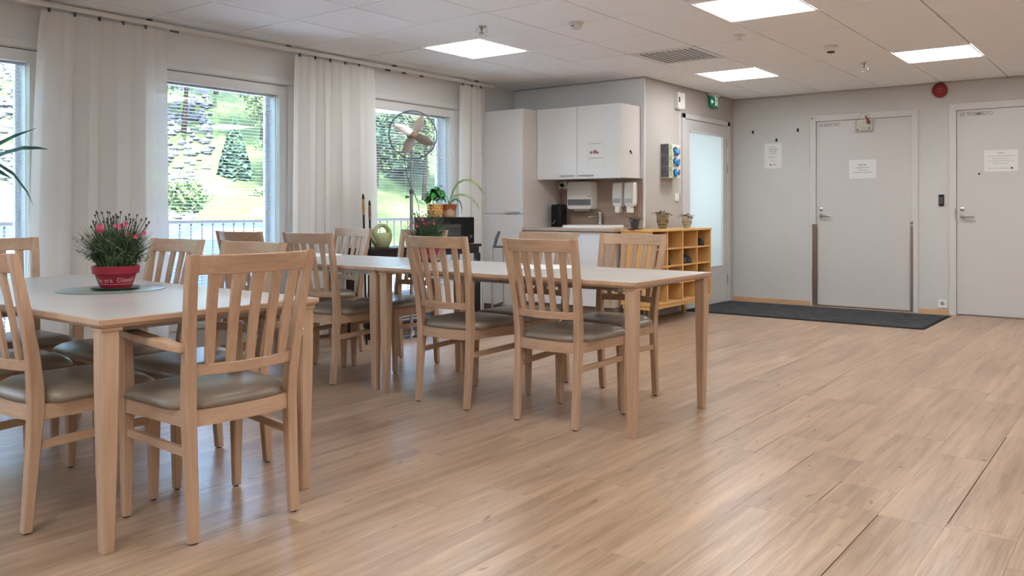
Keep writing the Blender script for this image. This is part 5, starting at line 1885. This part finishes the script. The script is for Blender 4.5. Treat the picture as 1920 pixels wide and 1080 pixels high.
# newspapers and a bag on the desk's low shelf
obj('low_shelf', MB().box(0.056, 1.274, 0.012, 0.31, 0.085, 0.105), M_DESK, dk)
nwp = empty('newspaper_stack', (4.68, 5.24, 0.1055))
tag(nwp, 'stack of newspapers lying on the low shelf of the dark desk', 'newspapers')
for q in range(6):
    obj('newspaper', MB().box(0.006 * (q % 3), 0.40 + 0.006 * (q % 2), 0.004 * (q % 2), 0.25, q * 0.013 + 0.0003, q * 0.013 + 0.0125), M_PAPER if q % 2 else mat('dark_newsprint', (0.07, 0.07, 0.08), 0.6), nwp, bevel=0.001)
bg_ = empty('plastic_bag', (5.52, 5.37, 0.1055))
tag(bg_, 'crumpled white plastic bag on the low shelf of the dark desk', 'bag')
g = random.Random(4)
mb = MB()
mb.loft([[((0.13 - 0.05 * zz / 0.3 + g.uniform(-.012, .012)) * cos(t), (0.09 - 0.03 * zz / 0.3 + g.uniform(-.008, .008)) * sin(t), zz + (g.uniform(-.01, .01) if zz > 0.01 else 0)) for t in [2 * pi * q / 18 for q in range(18)]] for zz in (0.0005, 0.05, 0.12, 0.19, 0.25, 0.29)])
obj('bag_body', mb, M_WPLAS, bg_, smooth=True)
obj('bag_handle', MB().tube([(-0.04, 0, 0.28), (-0.02, 0, 0.35), (0.03, 0.01, 0.35), (0.05, 0, 0.28)], 0.006, 6), M_WPLAS, bg_, smooth=True)

# power strip with white cable by the window wall (seen below the far table)
# plant at the left edge
pp = empty('floor_plant', (1.72, 5.28, 0))
tag(pp, 'tall plant with long pointed leaves at the left edge of the photo', 'potted plant')
obj('pot', MB().lathe([(0.11, 0.0), (0.13, 0.26), (0.135, 0.28), (0.12, 0.28), (0.115, 0.25), (0.002, 0.25)], (0, 0, 0), 28), M_TAN, pp, smooth=True)
obj('soil', MB().lathe([(0.114, 0.2505), (0.05, 0.262), (0.002, 0.262)], (0, 0, 0), 20), M_SOIL, pp)
obj('trunk', MB().tube([(0, 0, 0.25), (0.02, 0.0, 0.6), (-0.01, 0.01, 0.95), (0.0, 0, 1.22)], [0.018, 0.015, 0.014, 0.011], 8), M_WOODST, pp, smooth=True)
lm = MB()
aR = YAW - pi / 2
strap(lm, (0, 0, 1.22), (aR + 0.0, [(0, 0), (0.08, 0.06), (0.16, 0.11), (0.24, 0.145), (0.33, 0.17), (0.41, 0.17), (0.47, 0.165)]), 0.030)
strap(lm, (0, 0, 1.22), (aR + 0.25, [(0, 0), (0.07, 0.10), (0.15, 0.18), (0.25, 0.24), (0.36, 0.29)]), 0.032)
strap(lm, (0, 0, 1.20), (aR - 0.2, [(0, 0), (0.08, 0.06), (0.16, 0.08), (0.24, 0.06), (0.33, 0.02)]), 0.030)
strap(lm, (0, 0, 1.20), (aR - 0.5, [(0, 0), (0.10, 0.08), (0.20, 0.08), (0.28, 0.0), (0.33, -0.08), (0.34, -0.14)]), 0.040)
strap(lm, (0, 0, 1.18), (aR - 0.9, [(0, 0), (0.10, 0.05), (0.20, 0.02), (0.27, -0.07), (0.31, -0.17), (0.32, -0.22)]), 0.036)
for q in range(9):
    a = aR + 1.2 + q * 0.45
    strap(lm, (0, 0, 1.2), (a, [(0, 0), (0.08, 0.08), (0.18, 0.12), (0.28, 0.06), (0.36, -0.04), (0.40, -0.12)]), 0.034)
obj('foliage', lm, M_LEAFB, pp)

# ------------------------------------------------------------------ outside
GZ = -0.55
M_GRASS = mat('meadow_grass', (0.030, 0.046, 0.016), 0.9, spec=0.05, scale=(0.7, 0.7, 0.7), amt=0.38, detail=8)
M_ROCK = mat('pale_rock', (0.036, 0.040, 0.050), 0.9, spec=0.1, scale=(1.6, 1.6, 1.6), amt=0.35, detail=6)
M_ASPH = mat('pale_gravel', (0.60, 0.60, 0.61), 0.9, scale=(30, 30, 30), amt=0.25)
M_BARK = mat('tree_bark', (0.008, 0.006, 0.005), 0.95, spec=0.0, amt=0.3)
obj('ground', MB().box(-45, 70, YW + WT, 17.5, GZ - 0.3, GZ), M_ASPH, kind='structure')

obj('parking_lot', MB().box(-45, 70, 10.4, 17.45, GZ + 0.001, GZ + 0.02), mat('asphalt', (0.20, 0.215, 0.235), 0.9, scale=(3, 3, 3), amt=0.2), kind='structure')


def hill_z(x, y):
    d = max(0.0, y - 17.0)
    return GZ + 0.02 + 0.44 * d + 0.5 * sin(x * 0.35 + 1.0) * min(1, d / 4) + 0.35 * sin(y * 0.6 + x * 0.2) * min(1, d / 4)


vs, fs = [], []
nx_, ny_ = 70, 36
for j in range(ny_ + 1):
    for i in range(nx_ + 1):
        x = -30 + 95 * i / nx_
        y = 17 + 50 * (j / ny_) ** 1.2
        vs.append((x, y, hill_z(x, y) + random.uniform(-.1, .1)))
for j in range(ny_):
    for i in range(nx_):
        a = j * (nx_ + 1) + i
        fs.append((a, a + 1, a + nx_ + 2, a + nx_ + 1))
hl = obj('hillside', MB().add(vs, fs), M_GRASS, kind='structure')
for p_ in hl.data.polygons:
    p_.use_smooth = True
# scree of rocks left in view
g = random.Random(9)
rk_ = MB()


def at(u, d):     # ground point seen at picture column u, at depth d
    rr = (u - 1073.6) / FPX * d
    return d * cos(YAW) + rr * sin(YAW), d * sin(YAW) - rr * cos(YAW)


for q in range(4200):
    u = g.uniform(-320, 330)
    if u > 120:
        u = g.uniform(180, 395)
    d = g.uniform(20, 40)
    x, y = at(u, d)
    if y < 17.2:
        continue
    z = hill_z(x, y)
    s = g.uniform(0.06, 0.24)
    vv = []
    for a_, b_, c_ in ((1, 0, 0), (-1, 0, 0), (0, 1, 0), (0, -1, 0), (0, 0, 1), (0, 0, -1)):
        vv.append((x + a_ * s * g.uniform(.6, 1.2), y + b_ * s * g.uniform(.6, 1.2), z + c_ * s * g.uniform(.5, .9)))
    rk_.add(vv, [(0, 2, 4), (2, 1, 4), (1, 3, 4), (3, 0, 4), (2, 0, 5), (1, 2, 5), (3, 1, 5), (0, 3, 5)])
so_ = obj('rock_scree', rk_, M_ROCK, None, kind='stuff')
so_['label'] = 'grey rock scree on the hillside seen through the left windows'
so_['category'] = 'rocks'


def conifer(u, d, h, label):
    x, y = at(u, d)
    z = hill_z(x, y) - 0.1
    r = empty('conifer_tree', (x, y, z))
    tag(r, label, 'tree', 'trees on the hillside')
    obj('trunk', MB().tube([(0, 0, 0), (0, 0, h * 0.9)], [0.12, 0.02], 7), M_BARK, r)
    mb = MB()
    g = random.Random(int(u))
    for q in range(1300):
        t = g.random() ** 0.8
        zz = h * (0.06 + 0.92 * t)
        rr = h * 0.26 * (1 - t) + 0.06
        a = g.uniform(0, 6.3)
        ra_ = rr * g.uniform(0.45, 1)
        w = 0.05 + 0.12 * (1 - t)
        c_ = Vector((ra_ * cos(a), ra_ * sin(a), zz - 0.22 * ra_))
        e_ = Vector((ra_ * 0.35 * cos(a), ra_ * 0.35 * sin(a), zz))
        sx, sy = -sin(a) * w, cos(a) * w
        mb.add([tuple(e_), (c_.x + sx, c_.y + sy, c_.z + 0.03), (c_.x * 1.12, c_.y * 1.12, c_.z - 0.1), (c_.x - sx, c_.y - sy, c_.z - 0.03)], [(0, 1, 2, 3)])
    obj('foliage', mb, mat('conifer_needles', (0.018, 0.036, 0.022), 0.8, spec=0.08, amt=0.4, scale=(4, 4, 4)), r)


def leafy(u, d, h, rad, m, label, dz=0.0, trunk=True):
    x, y = at(u, d)
    z = (hill_z(x, y) if y > 17 else GZ) - 0.05 + dz
    r = empty('leafy_tree' if trunk else 'shrub', (x, y, z))
    tag(r, label, 'tree' if trunk else 'shrub', 'trees on the hillside' if trunk else 'shrubs below the hillside')
    g = random.Random(int(u * 7 + d))
    if trunk:
        tb_ = MB().tube([(0, 0, 0), (0.1, 0, h * 0.35), (0, 0.05, h * 0.75)], [0.09, 0.06, 0.02], 7)
        for q in range(5):
            a = q * 1.3
            tb_.tube([(0.05, 0, h * (0.3 + 0.08 * q)), (rad * 0.5 * cos(a), rad * 0.5 * sin(a), h * (0.5 + 0.08 * q))], [0.05, 0.015], 5)
        obj('trunk', tb_, M_BARK, r)
    mb = MB()
    cl = [(g.uniform(-.6, .6) * rad, g.uniform(-.6, .6) * rad, h * (g.uniform(0.35, 0.9) if trunk else g.uniform(0.1, 0.6)), rad * g.uniform(.35, .6)) for _ in range(10)]
    for q in range(5200):
        cx, cy, cz, cr = cl[g.randrange(10)]
        v = Vector((g.gauss(0, 1), g.gauss(0, 1), g.gauss(0, 1))).normalized() * cr * g.uniform(.6, 1.05)
        p = Vector((cx, cy, cz)) + v
        s = g.uniform(0.035, 0.085)
        t1_ = Vector((g.uniform(-1, 1), g.uniform(-1, 1), g.uniform(-1, 1))).normalized() * s
        t2_ = Vector((g.uniform(-1, 1), g.uniform(-1, 1), g.uniform(-.5, .5))).normalized() * s * 0.7
        mb.add([tuple(p + t1_), tuple(p + t2_), tuple(p - t1_), tuple(p - t2_)], [(0, 1, 2, 3)])
    obj('foliage', mb, m, r)


M_FOL1 = mat('spring_foliage', (0.046, 0.072, 0.026), 0.8, spec=0.08, amt=0.35, scale=(1.5, 1.5, 1.5))
M_FOL2 = mat('dark_foliage', (0.022, 0.042, 0.029), 0.8, spec=0.08, amt=0.4, scale=(1.5, 1.5, 1.5))
conifer(440, 26, 2.1, 'pointed conifer in the centre of the middle window view')
conifer(752, 31, 4.4, 'dark conifer behind the fan seen through the right window')
leafy(345, 27.0, 4.8, 1.7, M_FOL2, 'dark leafy tree at the upper left of the middle window view', 0.4)
leafy(405, 29.5, 4.0, 1.3, M_FOL2, 'dark leafy tree behind the conifer in the middle window', 0.6)
leafy(492, 28.0, 4.2, 1.4, M_FOL2, 'dark leafy tree at the upper right of the middle window view', 0.5)
leafy(530, 25.5, 3.6, 1.3, M_FOL1, 'light green tree at the right edge of the middle window view', 0.0)
leafy(705, 27, 5.0, 1.9, M_FOL2, 'dark tree at the upper left of the fan window view', 0.4)
leafy(795, 28, 5.0, 1.9, M_FOL1, 'light green tree behind the fan window centre', 0.2)
leafy(862, 30, 5.0, 1.9, M_FOL2, 'dark tree at the right of the fan window view', 0.2)
leafy(20, 30, 4.5, 1.9, M_FOL1, 'light green tree at the top of the leftmost window view', 1.5)
leafy(-70, 33, 5.0, 1.9, M_FOL1, 'light green tree far left beyond the leftmost window', 0.5)
leafy(330, 22, 0.9, 0.8, M_FOL1, 'pale green shrub below the conifer slope', 0, False)
leafy(505, 23, 0.9, 0.9, M_FOL1, 'pale green shrub behind the yellow van', 0, False)
leafy(715, 21, 0.8, 0.9, M_FOL1, 'pale green shrub behind the railing in the fan window', 0, False)
leafy(835, 23, 0.9, 0.9, M_FOL1, 'pale green shrub right of the fan pole', 0, False)


def car(u, d, rz, L, Wd, H, m, label, van=False):
    x, y = at(u, d)
    r = empty('car', (x, y, GZ + 0.0205), rz)
    tag(r, label, 'car', 'parked cars outside')
    hw = Wd / 2
    if van:
        prof = [(-L / 2, 0.35), (-L / 2, H * 0.93), (-L / 2 + 0.15, H), (L * 0.12, H), (L * 0.26, H * 0.62), (L / 2 - 0.08, H * 0.50), (L / 2, 0.45), (L / 2, 0.25), (-L / 2, 0.25)]
    else:
        prof = [(-L / 2, 0.40), (-L / 2 + 0.05, H * 0.62), (-L * 0.36, H * 0.68), (-L * 0.22, H * 0.97), (L * 0.05, H), (L * 0.20, H * 0.68), (L / 2 - 0.12, H * 0.55), (L / 2, 0.42), (L / 2 - 0.05, 0.22), (-L / 2 + 0.05, 0.22)]
    rings = []
    for s, k_ in ((-1, 0.82), (-0.86, 1.0), (0.86, 1.0), (1, 0.82)):
        rings.append([(px * (0.985 if abs(s) == 1 else 1), s * hw * (1 if pz < H * 0.7 else 0.86), pz if k_ == 1 else pz * 0.985 + 0.005) for px, pz in prof])
    obj('car_body', MB().loft(rings), m, r, bevel=0.03, smooth=True)
    M_CG = mat('car_glass', (0.03, 0.04, 0.05), 0.08, spec=0.9)
    for s in (-1, 1):
        if van:
            pts = [(-L * 0.05, H * 0.62), (-L * 0.05, H * 0.88), (L * 0.11, H * 0.88), (L * 0.20, H * 0.62)]
        else:
            pts = [(-L * 0.30, H * 0.70), (-L * 0.20, H * 0.92), (L * 0.04, H * 0.94), (L * 0.16, H * 0.70)]
        obj('side_window', MB().loft([[(px, s * hw * 0.90, pz) for px, pz in pts], [(px, s * (hw * 0.90 + 0.03), pz) for px, pz in pts]]), M_CG, r)
    for wx in (-L * 0.31, L * 0.31):
        for s in (-1, 1):
            obj('wheel', MB().lathe([(0.20, -0.10), (0.31, -0.09), (0.32, 0.0), (0.31, 0.09), (0.20, 0.10)], (0, 0, 0), 20).xf(Matrix.Translation((wx, s * (hw - 0.08), 0.32)) @ Matrix.Rotation(pi / 2, 4, 'X')), M_RUBBER, r)


car(478, 17.0, radians(175), 4.4, 1.75, 1.85, mat('cream_yellow_paint', (0.040, 0.035, 0.009), 0.6, spec=0.1), 'cream yellow van seen through the middle window', True)
car(345, 11.6, radians(178), 4.2, 1.7, 1.45, mat('dark_blue_paint', (0.010, 0.017, 0.032), 0.4, spec=0.2), 'dark blue car seen through the middle window')
car(-30, 13.0, radians(185), 4.3, 1.75, 1.42, mat('silver_paint', (0.045, 0.055, 0.07), 0.4, 0.0, spec=0.3), 'silver car seen through the leftmost window')
car(-60, 15.6, radians(170), 4.6, 1.9, 2.0, mat('slate_blue_paint', (0.02, 0.032, 0.055), 0.4), 'slate blue van behind the silver car outside', True)

# outside railing
rl = empty('outdoor_railing', (0, 8.45, GZ))
tag(rl, 'dark metal railing outside the windows', 'railing')
M_RAILM = mat('railing_metal', (0.016, 0.018, 0.022), 0.6, spec=0.1)
RZ = 0.93 - GZ
obj('top_rail', MB().box(-2, 14, -0.02, 0.02, RZ - 0.02, RZ + 0.015), M_RAILM, rl)
obj('bottom_rail', MB().box(-2, 14, -0.015, 0.015, 0.08, 0.11), M_RAILM, rl)
bm_ = MB().box(-0.006, 0.006, -0.006, 0.006, 0.11, RZ - 0.02).mesh('baluster')
bm_.materials.append(M_RAILM)
x = 2.2
while x < 13.8:
    b_ = bpy.data.objects.new('baluster', bm_)
    COL.objects.link(b_)
    b_.parent = rl
    b_.location = (x, 0, 0.001)
    x += 0.125
pm = MB().box(-0.02, 0.02, -0.02, 0.02, 0.0, RZ - 0.02).mesh('post')
pm.materials.append(M_RAILM)
for x in (-2, 0, 2, 4.02, 6.02, 8.02, 10.02, 12.02, 14):
    b_ = bpy.data.objects.new('post', pm)
    COL.objects.link(b_)
    b_.parent = rl
    b_.location = (x, 0, 0)
